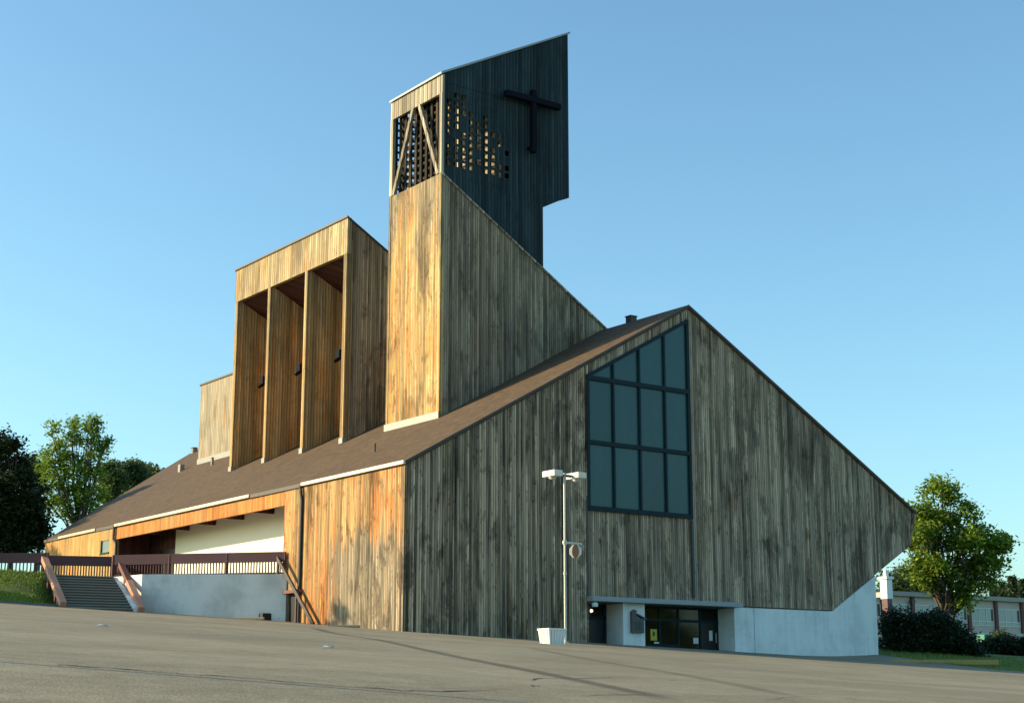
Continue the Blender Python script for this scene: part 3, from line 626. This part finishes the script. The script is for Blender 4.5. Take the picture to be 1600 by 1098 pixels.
def stair_rail(ll, label, pink_to, top):
    g0 = float(ground(*ST(-.3, ll))); r_ = thing('handrail', fr(*ST(-.3, ll), g0), label, 'handrail', 'sloping handrails of the terrace steps')
    p0 = Vector(fr(*ST(-.3, ll), g0+.16)); p1 = Vector(fr(*ST(top, ll), ZT+1.15)); pm = p0.lerp(p1, pink_to)  # pink up to this share of the length, brown above
    sd = fr(*ST(0, 1), 0)-fr(*ST(0, 0), 0)
    mb = MB(); mb.bar(p0, pm, .36, .3, sd); rel(mb, 'rail_board', 'pink', r_, bevel=.02)
    if pink_to < 1:
        mb = MB(); mb.bar(pm, p1, .34, .28, sd); rel(mb, 'upper_rail', 'brownrail', r_, bevel=.02)
    mb = MB()
    for f in (.35, .7, .97):
        p = p0.lerp(p1, f); mb.box((p.x-.05,p.y-.05,p.z-.05),(p.x+.05,p.y+.05,z0+(ZT-z0)*min(1, max(0, f*(top+.3)-.3)/RUN)-.4))
    rel(mb, 'post', 'brownrail', r_)
stair_rail(3.9, 'pinkish sloping handrail on the left side of the steps', 1., RUN+.8)
stair_rail(-.42, 'sloping handrail half pink half brown on the right side of the steps', .52, RUN+.5)
# sloping beam by the basement door
hb = thing('sloping_beam', (-.45,12.9,1.0), 'dark weathered beam sloping down along the orange wall beside the retaining wall', 'handrail')
mb = MB(); mb.bar((-.45,13.1,4.75),(-.35,8.7,.75),.12,.22,(1,0,0)); rel(mb, 'rail_board', 'trim', hb)
mb = MB(); mb.box((-.5,12.9,.6),(-.38,13.04,4.6)); mb.box((-.46,10.6,.4),(-.36,10.72,2.4)); rel(mb, 'post', 'trim', hb)
tag(MB().box((-1.3,13.0,gz(-1,13)-.1),(-.7,13.6,gz(-1,13)+.42)).build('bin', 'rubber', bevel=.06), 'small black tub at the foot of the white retaining wall', 'tub')
def block(px, py, F, L, lab, az=62., mat='pale_timber', h=.14, name='parking_block'):
    p = at(px, py, F); f, r = toFR(p.x, p.y); z = float(ground(f, r))
    d = Vector((math.cos(AX-R(az)), math.sin(AX-R(az)), 0))
    mb = MB(); a_ = Vector((p.x,p.y,z+h/2-.02))-d*L/2; mb.bar(a_, a_+d*L, .2, h)
    tag(mb.build(name, mat, None, origin=(p.x,p.y,z), bevel=.02), lab, 'kerb block', 'timber parking blocks')
block(537, 981, 81.3, 1.7, 'short pale timber block at the foot of the orange wall', 90)
block(388, 968, 89.3, 1.9, 'low pale timber lying before the white retaining wall', 100)
block(1502, 1036, 95.5, 4.6, 'yellow timber beam on the grass at the right edge of the lot', 86, 'yellow', .3)
block(1425, 1040, 94.6, 2.6, 'shorter worn timber beam left of the yellow beam on the grass', 88, 'yellow', .16)
for (px, py, lab) in ((160,979,'white scrap of paper on the asphalt near the steps'),(513,1013,'tiny pale scrap on the asphalt before the orange wall')):
    g = on_ground(px, py); z = gz(g.x, g.y)+.02
    mb = MB(); mb.prism([(g.x-.22,g.y-.1,z),(g.x+.05,g.y-.15,z+.03),(g.x+.2,g.y+.08,z+.01),(g.x-.05,g.y+.13,z+.05)], (0,0,.015))
    tag(mb.build('paper_scrap', 'paper', None, origin=(g.x,g.y,z)), lab, 'litter')
# kerb
mb = MB(); kp = [(-32+.9*i) for i in range(13)]
for r0, r1 in zip(kp, kp[1:]):
    f0, f1 = edge(r0)-.1, edge(r1)-.1; a_ = Vector(fr(f0, r0, float(ground(f0, r0))+.03)); b_ = Vector(fr(f1, r1, float(ground(f1, r1))+.03)); mb.bar(a_, b_, .18, .2)
tag(mb.build('kerb', 'kerb'), kind='structure')

# ------------------------------------------------------------------ lamp posts, mirror, planter
def lamp_post(loc, H, label):
    r_ = thing('lamp_post', loc, label, 'street lamp', 'parking lot lamps')
    mb = MB(); mb.tube((0,0,-.3),(0,0,H),.065,.055,12); mb.tube((0,0,-.2),(0,0,.12),.16,.14,12); mb.tube((0,0,H*.40),(0,0,H*.415),.085,.085,12); mb.build('pole', 'steel', r_, smooth=False)
    mb = MB(); mb.box((-.45,-.05,H-.18),(.45,.05,H-.06)); mb.build('arm', 'pipe', r_)
    for s in (-1, 1):
        mb = MB(); mb.box((s*.74-.26,-.5,H-.24),(s*.74+.26,.5,H+.06)); h = mb.build('lamp_head', 'lamp', r_, bevel=.03)
        mb = MB()
        for k in range(5):
            a0, a1 = k/5*math.pi/2, (k+1)/5*math.pi/2
            mb.tube((s*.74,0,H-.24-.13*math.sin(a0)),(s*.74,0,H-.24-.13*math.sin(a1)),.21*math.cos(a0),.21*math.cos(a1)+.001,14)
        mb.build('lens', 'lens', h, smooth=True)
    return r_
def ground_loc(px, F, Rr=None):
    p = at(px, 900, F); return Vector((p.x, p.y, gz(p.x, p.y)))
lp = ground_loc(883, 76.0)
top = at(881, 739, 76.0).z
LPH = top-lp.z
lamp_post(lp, LPH, 'tall slim lamp post with two cream heads before the facade')
mr = thing('hanging_sign', (lp.x,lp.y,at(881,847,76).z), 'small white eight-sided plate with brown oval centre hanging from the lamp post bracket', 'sign')
zb = mr.location.z
mb = MB(); mb.bar((lp.x-.12,lp.y,zb),(lp.x+1.05,lp.y,zb-.02),.07,.09,(0,1,0)); mb.tube((lp.x,lp.y,zb-.12),(lp.x,lp.y,zb+.1),.1,.1,10); rel(mb, 'bracket', 'steel', mr)
c0 = Vector((lp.x+.66,lp.y,zb-.40)); nv = Vector((-.72,-.69,.05)).normalized(); ax_ = Vector((0,0,1)); ax_ = (ax_-nv*ax_.dot(nv)).normalized(); bx_ = ax_.cross(nv)
mb = MB(); mb.prism([c0+(ax_*math.cos(2*math.pi*(i+.5)/8)*1.08+bx_*math.sin(2*math.pi*(i+.5)/8))*.32 for i in range(8)], nv*.03); rel(mb, 'plate', 'school_white', mr, bevel=.01)
mb = MB(); mb.prism([c0+nv*.031+(ax_*math.cos(2*math.pi*i/24)*.33+bx_*math.sin(2*math.pi*i/24)*.17) for i in range(24)], nv*.03); rel(mb, 'oval_boss', 'brownoval', mr)
mb = MB(); mb.tube((c0.x,c0.y,zb-.04),(c0.x,c0.y,c0.z+.3),.025,.025,8); rel(mb, 'hanger', 'steel', mr)
plc = ground_loc(862, 71.5)
pl = thing('planter', plc, 'white ribbed planter tapering to its foot beside the lamp post', 'planter')
mb = MB(); w0, w1, h = (.37,.32), (.48,.41), .70
vs_ = []; N = 11
def ring(hw, z, rib):
    out = []
    for (sx, sy, ex, ey) in ((-1,-1,1,-1),(1,-1,1,1),(1,1,-1,1),(-1,1,-1,-1)):
        for i in range(2*N):
            f = i/(2*N); x_ = (sx+(ex-sx)*f)*hw[0]; y_ = (sy+(ey-sy)*f)*hw[1]
            k = 1-(.16*rib if (i % 4) > 2 else 0); out.append((x_*k, y_*k, z))
    return out
ra, rb = ring(w0, -.3, 1), ring(w1, h-.08, 1); rc, rd, re = ring((w1[0]+.03,w1[1]+.03), h-.08, 0), ring((w1[0]+.03,w1[1]+.03), h, 0), ring((w1[0]-.08,w1[1]-.08), h, 0); rg = ring((w1[0]-.1,w1[1]-.1), h-.12, 0)
n_ = len(ra); mb.v = ra+rb+rc+rd+re+rg
for k in range(5): mb.f += [(k*n_+i, k*n_+(i+1) % n_, (k+1)*n_+(i+1) % n_, (k+1)*n_+i) for i in range(n_)]
mb.f += [tuple(range(5*n_, 6*n_))]
mb.build('tub', plain('white planter plastic', (.78,.78,.74), .5, 0, .04), pl)
mb = MB()
for i in range(120):
    a0 = random.uniform(0, 6.28); x_, y_ = random.uniform(-.36,.36), random.uniform(-.29,.29); hgt = random.uniform(.03,.14)
    mb.add([(x_-.02,y_,h-.1),(x_+.02,y_,h-.1),(x_+math.cos(a0)*.06,y_+math.sin(a0)*.06,h-.08+hgt)], [(0,1,2)])
mb.build('planting', 'leaf', pl)
# lamp at the left edge of the picture: only the end of its head shows
pq = at(1.5, 574, 20.0); gp = gz(pq.x, pq.y)
l2 = lamp_post(Vector((pq.x-.74-.26-.02, pq.y+.5, gp)), pq.z-gp+.1, 'lamp post cut by the left picture edge with only a dark head corner showing')

# ------------------------------------------------------------------ school
SF = 160.
c0 = at(1376, 1010, SF); zr = at(1440, 922, SF).z; zg = gz(c0.x, c0.y)-.3
sc = thing('school', (c0.x,c0.y,zg), 'long flat-roofed beige school with brown pilasters behind the dark bush', 'school')
def s_p(mb, name, mat, par=sc, **k): return mb.build(name, mat, par, **k)
HH = zr-zg; BW = 4.55; NB = 9; X0 = -3*BW
mb = MB(); mb.box((X0,0,0),(NB*BW,12,HH-.45)); s_p(mb, 'wall', 'school_wall')
mb = MB(); mb.box((X0-.4,-.5,HH-.45),(NB*BW+.4,12.4,HH)); s_p(mb, 'flat_roof', 'flashing')
zw0, zw1 = HH-3.15, HH-1.25
for i in range(-3, NB+1):
    mb = MB(); mb.box((i*BW-.25+.55,-.22,0),(i*BW+.25+.55,-.0,HH-.46)); s_p(mb, 'pilaster', 'school_brick')
for zb_, zt_ in ((zw0, zw1), (zw0-3.3, zw1-3.3)):
    for i in range(-3, NB):
        x0, x1 = i*BW+.95, (i+1)*BW+.2
        mb = MB(); mb.box((x0,-.06,zb_),(x1,-.0,zb_+.08)); mb.box((x0,-.06,zt_-.08),(x1,0,zt_)); mb.box((x0,-.06,zb_+.45),(x1,0,zb_+.53))
        for k in range(4): xx = x0+(x1-x0-.08)*k/3; mb.box((xx,-.065,zb_),(xx+.08,0,zt_))
        w_ = s_p(mb, 'window', 'school_white')
        mb = MB(); mb.box((x0,-.03,zb_),(x1-.45,-.005,zt_)); s_p(mb, 'pane', 'schoolglass', w_)
        mb = MB(); mb.box((x1-.42,-.031,zb_+.5),(x1-.05,-.006,zt_-.05)); s_p(mb, 'open_sash', 'black', w_)
q = at(1385, 920, SF-6); qx = q.x-sc.location.x; qy = q.y-sc.location.y
mb = MB(); mb.box((qx-.35,qy-.35,0),(qx+.35,qy+.35,HH-1.2)); post = s_p(mb, 'porch_pillar', 'maroon')
mb = MB(); mb.box((qx-.42,qy-.42,HH-1.2),(qx+.42,qy+.42,HH+.7)); mb.box((qx-.55,qy-.55,HH+.7),(qx+.55,qy+.55,HH+.95)); mb.tube((qx,qy,HH+.95),(qx,qy,HH+1.5),.3,.22,10); mb.tube((qx,qy,HH+1.5),(qx,qy,HH+1.75),.22,.05,10); s_p(mb, 'pillar_cap', 'white')
mb = MB(); mb.box((qx,qy+.0,HH-1.0),(qx+.25,qy+6,HH-.5)); s_p(mb, 'porch_beam', 'school_wall')
mb = MB(); lx = BW*1.05; mb.tube((lx,-.55,HH-1.0),(lx,-.1,HH-.9),.28,.12,10); s_p(mb, 'wall_lamp', 'noticebox')
# yard fence and things before the school
fF = 132.
fa = at(1512, 989, fF); fb = at(1640, 993, fF); gzf = gz(fa.x, fa.y)
fe = thing('yard_fence', (fa.x,fa.y,gzf), 'pale rail fence in front of the school', 'fence')
mb = MB(); mb.bar(fa, fb, .1, .22); rel(mb, 'rail', 'school_white', fe)
for k in range(5):
    p = fa.lerp(fb, k/4); mb = MB(); mb.box((p.x-.07,p.y-.07,gzf-1),(p.x+.07,p.y+.07,p.z-.05)); rel(mb, 'post', 'school_white', fe)
gb = at(1541, 1007, fF-1); gzz = gz(gb.x, gb.y)
tag(MB().box((gb.x-.75,gb.y-.5,gzz-.5),(gb.x+.5,gb.y+.5,at(1541,991,fF-1).z)).build('garbage_bin', 'green', None, origin=(gb.x,gb.y,gzz), bevel=.08), 'green plastic bin behind the low hedge', 'bin')

# ------------------------------------------------------------------ plants
def leaf_mesh(name, centers, n_per, spread, size, mat, flat=.6):
    C = np.repeat(np.asarray(centers, float), n_per, axis=0); n = len(C)
    P = C+rng.normal(0, 1, (n, 3))*np.repeat(np.asarray(spread, float).reshape(-1, 1) if np.ndim(spread) else np.full((len(centers), 1), spread), n_per, axis=0)*np.array([1, 1, .75])
    nr = rng.normal(0, 1, (n, 3)); nr[:, 2] = np.abs(nr[:, 2])+flat; nr /= np.linalg.norm(nr, axis=1, keepdims=True)
    a = rng.normal(0, 1, (n, 3)); a -= nr*np.sum(a*nr, 1, keepdims=True); a /= np.linalg.norm(a, axis=1, keepdims=True); bb = np.cross(nr, a)
    s = size*rng.uniform(.6, 1.3, (n, 1))
    V = np.stack([P-a*s, P-bb*s*.55+nr*s*.12, P+a*s, P+bb*s*.55+nr*s*.12], 1).reshape(-1, 3)
    me = bpy.data.meshes.new(name); me.vertices.add(4*n); me.vertices.foreach_set('co', V.astype(np.float32).ravel())
    me.loops.add(4*n); me.loops.foreach_set('vertex_index', np.arange(4*n, dtype=np.int32))
    me.polygons.add(n); me.polygons.foreach_set('loop_start', np.arange(0, 4*n, 4, dtype=np.int32)); me.polygons.foreach_set('loop_total', np.full(n, 4, dtype=np.int32))
    me.update(); me.validate(); me.materials.append(M[mat]); return me
def crown_centers(lobes, per_area=1., shell=.55):
    out = []
    for (x, y, z, r) in lobes:
        n = int(max(6, 14*r*r*per_area))
        v = rng.normal(0, 1, (n, 3)); v /= np.linalg.norm(v, axis=1, keepdims=True)
        rad = r*(shell+(1-shell)*rng.uniform(0, 1, (n, 1)))*rng.uniform(.75, 1.12, (n, 1))
        out.append(v*rad*np.array([1, 1, .85])+np.array([x, y, z]))
    return np.concatenate(out)
def limb(mb, p0, p1, r0, r1, seg=4, wob=.08):
    p0, p1 = Vector(p0), Vector(p1); L = (p1-p0).length; q = p0; 
    for i in range(1, seg+1):
        f = i/seg; nx = p0.lerp(p1, f)+(Vector((random.gauss(0,wob),random.gauss(0,wob),0))*L*.2 if i < seg else Vector((0,0,0)))
        mb.tube(q, nx, r0+(r1-r0)*(i-1)/seg, r0+(r1-r0)*f, 7); q = nx
def tree(name, base, lobes, label, cat, mat, leaf=.2, n_per=55, spread=.42, group=None, dens=1., trunk=.22, forks=None, shell=.55):
    t_ = thing(name, base, label, cat, group)
    cc = crown_centers(lobes, dens, shell)
    me = leaf_mesh('crown', cc, n_per, spread, leaf, mat)
    o = bpy.data.objects.new('crown', me); COL.objects.link(o); o.parent = t_
    mb = MB(); zs = sorted(l[2] for l in lobes); zf = zs[0]*.72 if zs[0] > 0 else 1.
    for f0 in (forks or [(0, 0)]):
        fp = Vector((f0[0], f0[1], max(zf, .8))); limb(mb, (f0[0]*.4, f0[1]*.4, -.4), fp, trunk*1.2, trunk*.8, 4)
        for k, (x, y, z, r) in enumerate(lobes):
            if len(forks or [0]) > 1 and k % len(forks) != forks.index(f0): continue
            limb(mb, fp, (x, y, z), trunk*.55, .03, 4)
            for _ in range(3):
                v = Vector((random.gauss(0,1),random.gauss(0,1),random.gauss(0,.8))).normalized()*r*.8
                limb(mb, Vector((x,y,z))*.6+fp*.4, Vector((x,y,z))+v, trunk*.22, .015, 3)
    mb.build('trunk', 'bark', t_, smooth=True)
    return t_
def px_lobes(base, F, spec, depth=.8):
    k = F/2486.; out = []
    for (px, py, r) in spec:
        p = at(px, py, F); rr = r*k; dv = random.uniform(-1, 1)*depth*rr
        q = p + Vector((CA, SA, 0))*dv; out.append((q.x-base.x, q.y-base.y, q.z-base.z, rr))
    return out
b_ = at(1478, 1010, 126.); b_.z = gz(b_.x, b_.y)
spec = [(1468,757,20),(1452,772,24),(1485,775,22),(1430,800,24),(1455,808,26),(1482,812,26),(1508,802,24),(1425,835,22),(1448,845,26),(1475,848,22),(1505,845,28),(1532,835,24),(1550,848,24),(1568,852,16),(1578,845,9),
 (1425,872,22),(1450,885,22),(1478,892,20),(1505,885,26),(1535,882,26),(1556,880,18),(1430,905,20),(1455,912,14),(1502,915,22),(1530,915,20),(1505,940,17),(1490,932,12),(1555,905,12),(1412,850,12)]
lob = px_lobes(b_, 126., spec, 1.2)
lob = [(x*.93, y*.93, z, r*.9) for (x, y, z, r) in lob]
lob += [(x+s*1.3*CA, y+s*1.3*SA, z, r*.85) for (x, y, z, r) in lob[4:20:3] for s in (-1, 1)]
tree('maple_tree', b_, lob, 'full green leafy tree lit by low sun right of the church', 'tree', 'leaf', .18, 44, .38, None, .8, .19, [(0,0),(.9,-.2)], .5)
# dark shrubs
def bush(px0, px1, ytop, ybot, F, label, name='shrub', mat='leaf_bush', n=46, group=None):
    c = at((px0+px1)/2, ybot, F); g = gz(c.x, c.y); base = Vector((c.x, c.y, g)); k = F/2486.
    sp = []
    for i in range(n):
        f = random.random(); px = px0+(px1-px0)*f; hh = (ybot-ytop)*(1-abs(2*f-1.0)**2.6)
        py = ybot-hh*random.random()**.6*.92; sp.append((px, py, min(16, (ybot-ytop)*.28)))
    lo = px_lobes(base, F, sp, 2.0)
    t_ = thing(name, base, label, 'shrub', group)
    me = leaf_mesh('foliage', crown_centers(lo, 1.2, .6), 40, .25, .11, mat); o = bpy.data.objects.new('foliage', me); COL.objects.link(o); o.parent = t_
    mb = MB()
    for (x, y, z, r) in lo[:9]: limb(mb, (x*.3, y*.3, -.2), (x, y, z), .05, .015, 3)
    mb.build('stems', 'bark', t_)
    return t_
bush(1390, 1522, 962, 1028, 106., 'large dark rounded bush at the foot of the lit tree', n=120)
bush(1388, 1412, 948, 1015, 107., 'thin sprig-topped bush between the white wall and the big bush', n=14)
bush(1515, 1640, 998, 1026, 112., 'low dark clipped hedge at the right edge in front of the school fence', 'hedge', n=70)
bush(1552, 1573, 990, 1010, 130., 'small round grey-green bush behind the hedge near the green bin', n=14, mat='leaf_far')
# conifers and woods behind the school
def conifer(base, H, w, label, group, name='conifer_tree', mat='leaf_con'):
    t_ = thing(name, base, label, 'tree', group); cs = []; 
    for i in range(int(H*9)):
        f = random.random()**.8; z = H*(.12+.88*f); rr = w*(1-f)**.8*random.uniform(.3, 1.); a = random.uniform(0, 6.28); cs.append((rr*math.cos(a), rr*math.sin(a), z-rr*.25))
    me = leaf_mesh('crown', cs, 40, .32, .22, mat); o = bpy.data.objects.new('crown', me); COL.objects.link(o); o.parent = t_
    mb = MB(); mb.tube((0,0,-.5),(0,0,H*.97),.2,.03,7); mb.build('trunk', 'bark', t_); return t_
GC = 'trees beyond the school'
def far_loc(px, F): p = at(px, 1000, F); return Vector((p.x, p.y, gz(p.x, p.y)))
fl_ = far_loc(1588, 215); c1 = conifer(fl_, at(1588,903,215).z-fl_.z, 1.9, 'pointed conifer above the school roof at the right edge', GC)
for px, top_, F, lab in ((1573,912,220,'shorter conifer left of the pointed one above the school roof'),(1604,908,210,'conifer cut by the right edge of the picture'),(1558,917,225,'small conifer top just right of the lit tree')):
    l_ = far_loc(px, F); H = at(px, top_, F).z-l_.z; dup(c1, l_, lab, random.uniform(0, 6), H/(at(1588,903,215).z-fl_.z))
for px, top_, F, w, lab in ((1398,893,190,20,'broad green tree behind the school roof beside the church overhang'),(1425,882,200,24,'taller green tree behind the school roof hidden by the lit tree'),(1452,890,205,22,'green tree behind the school seen through the lit crown')):
    l_ = far_loc(px, F)
    tree('broadleaf_tree', l_, px_lobes(l_, F, [(px+random.uniform(-w,w)*.6, top_+8+random.uniform(0,30), 11) for _ in range(10)]), lab, 'tree', 'leaf_far', .24, 40, .5, GC, .8, .25)
# left: lit poplar, dark trees, distant wood
l_ = far_loc(112, 165.)
spec = [(83,672,13),(88,690,16),(80,705,16),(112,660,12),(115,675,15),(122,692,15),(140,672,11),(149,655,8),(150,668,9),(143,690,12),(166,690,7),(160,700,9),(150,712,12),(100,715,20),(125,718,18),(78,730,20),(100,745,24),(130,742,22),(150,738,14),(72,755,18),(95,770,24),(125,770,24),(150,765,18),(85,790,20),(110,800,22),(140,790,18)]
tree('poplar_tree', l_, px_lobes(l_, 165., spec, 1.1), 'tall sunlit green tree behind the left end of the roof', 'tree', 'leaf', .19, 40, .40, None, .55, .22, None, .4)
spec = [(2,680,10),(-5,700,22),(14,705,14),(26,694,6),(22,725,22),(-10,740,36),(36,745,20),(45,765,20),(10,770,34),(50,785,24),(25,800,32),(60,805,20),(-10,810,36),(48,825,24),(72,815,12),(70,835,12),(62,850,12),(40,845,18),(15,835,30),(60,832,14),(-30,770,40),(-40,720,30),(-45,830,40),(34,855,16),(0,860,16)]
l_ = far_loc(8, 131.)
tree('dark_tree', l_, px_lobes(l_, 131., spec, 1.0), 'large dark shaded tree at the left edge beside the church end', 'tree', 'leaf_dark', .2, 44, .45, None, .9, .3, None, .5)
GW = 'wood beyond the roof'
for px, top_, F, lab in ((172,722,230,'distant tree just right of the tall sunlit tree'),(192,728,240,'distant rounded tree second from the sunlit tree'),(210,720,235,'distant tree whose top stands highest above the roof slope'),(226,726,245,'distant small tree near the right end of the far wood'),(238,730,240,'distant tree touching the roof line at the wood end'),(52,712,225,'distant tree between the dark tree and the sunlit tree')):
    l_ = far_loc(px, F); sp = [(px+random.uniform(-15,15), top_+10+random.random()**1.3*70, random.uniform(8,14)) for _ in range(14)]+[(px, top_+6, 7)]
    tree('woodland_tree', l_, px_lobes(l_, F, sp), lab, 'tree', 'leaf_far', .28, 36, .55, GW, .7, .3)
# trees outside the picture to the left that throw the long evening shadows, and to the right that the doors mirror
GS = 'trees around the parking lot'
def generic(F, Rr, H, w, mat='leaf', lab='leafy tree at the border of the parking lot'):
    p = FR(F, Rr); base = Vector((p.x, p.y, float(ground(F, Rr)))); lo = []
    for i in range(16):
        f = random.random(); lo.append((random.gauss(0,.45)*w, random.gauss(0,.45)*w, H*(.32+.62*f), w*.42*(1-.5*f)))
    return tree('border_tree', base, lo, lab, 'tree', mat, .3, 34, .5, GS, .7, .2)
g1 = generic(126, -62, 17, 4.5)
def gcopy(F, Rr, s): p = FR(F, Rr); dup(g1, Vector((p.x, p.y, float(ground(F, Rr)))), None, random.uniform(0, 6), s)
for F, Rr, s in ((131,-60,1.2),(138,-64,1.25),(87.4,-38.0,.56),(144,-66,1.2), (62,72,1.),(74,66,.8),(86,70,.95),(70,90,1.1),(95,76,.8),(50,60,.8)): gcopy(F, Rr, s)
# grass blades along the visible lawn edges
def blades(name, n, fr_range, rr_range):
    V = []; Fc = []
    for i in range(n):
        F = random.uniform(*fr_range); Rr = random.uniform(*rr_range); e = edge(Rr)
        if F < e+.08: F = e+.08+random.random()*1.2
        p = FR(F, Rr, float(ground(F, Rr))-.01); h = random.uniform(.06, .16); a = random.uniform(0, 6.28); w = .02
        V += [(p.x-w*math.cos(a), p.y-w*math.sin(a), p.z), (p.x+w*math.cos(a), p.y+w*math.sin(a), p.z), (p.x+random.gauss(0,.04), p.y+random.gauss(0,.04), p.z+h)]; Fc.append((3*i, 3*i+1, 3*i+2))
    mb = MB(); mb.v = V; mb.f = Fc; o = mb.build(name, 'leaf'); tag(o, 'short green grass growing along the lawn', 'grass', None, 'stuff')
blades('grass', 9000, (86, 91), (-33, -25.4)); blades('grass', 7000, (91, 106), (24, 38))

# ------------------------------------------------------------------ light, sky, camera
EL, AL = 20.0, 38.0
sd = Vector((-math.cos(R(EL))*math.cos(R(AL)), math.cos(R(EL))*math.sin(R(AL)), math.sin(R(EL))))
su = bpy.data.lights.new('sun', 'SUN'); su.energy = 3.5; su.angle = R(.53); su.color = (1., .77, .48)
so = bpy.data.objects.new('sun', su); COL.objects.link(so); so.location = sd*100; so.rotation_euler = sd.to_track_quat('Z', 'Y').to_euler()
w = bpy.data.worlds.new('World'); S.world = w; w.use_nodes = True; nt = w.node_tree; bg = nt.nodes['Background']
sky = nt.nodes.new('ShaderNodeTexSky'); sky.sky_type = 'NISHITA'; sky.sun_disc = False; sky.sun_elevation = R(EL); sky.sun_rotation = math.atan2(sd.x, sd.y)
sky.air_density = 1.; sky.dust_density = 1.2; sky.ozone_density = 1.6
tint = nt.nodes.new('ShaderNodeMix'); tint.data_type = 'RGBA'; tint.blend_type = 'MULTIPLY'; tint.inputs[0].default_value = 1.; tint.inputs[7].default_value = (.80,1.08,1.09,1)
nt.links.new(sky.outputs[0], tint.inputs[6]); nt.links.new(tint.outputs[2], bg.inputs[0]); bg.inputs[1].default_value = .10
cam = bpy.data.cameras.new('camera'); co = bpy.data.objects.new('camera', cam); COL.objects.link(co); S.camera = co
cam.sensor_width = 36; cam.lens = FPX/1600*36; cam.clip_end = 3000; cam.clip_start = .3
fwd = Vector((CA*math.cos(PITCH), SA*math.cos(PITCH), math.sin(PITCH))); co.location = CAM
co.rotation_euler = fwd.to_track_quat('-Z', 'Y').to_euler()
S.view_settings.view_transform = 'Standard'; S.view_settings.look = 'None'; S.view_settings.exposure = 1.16; S.view_settings.gamma = 1.
S.render.film_transparent = False
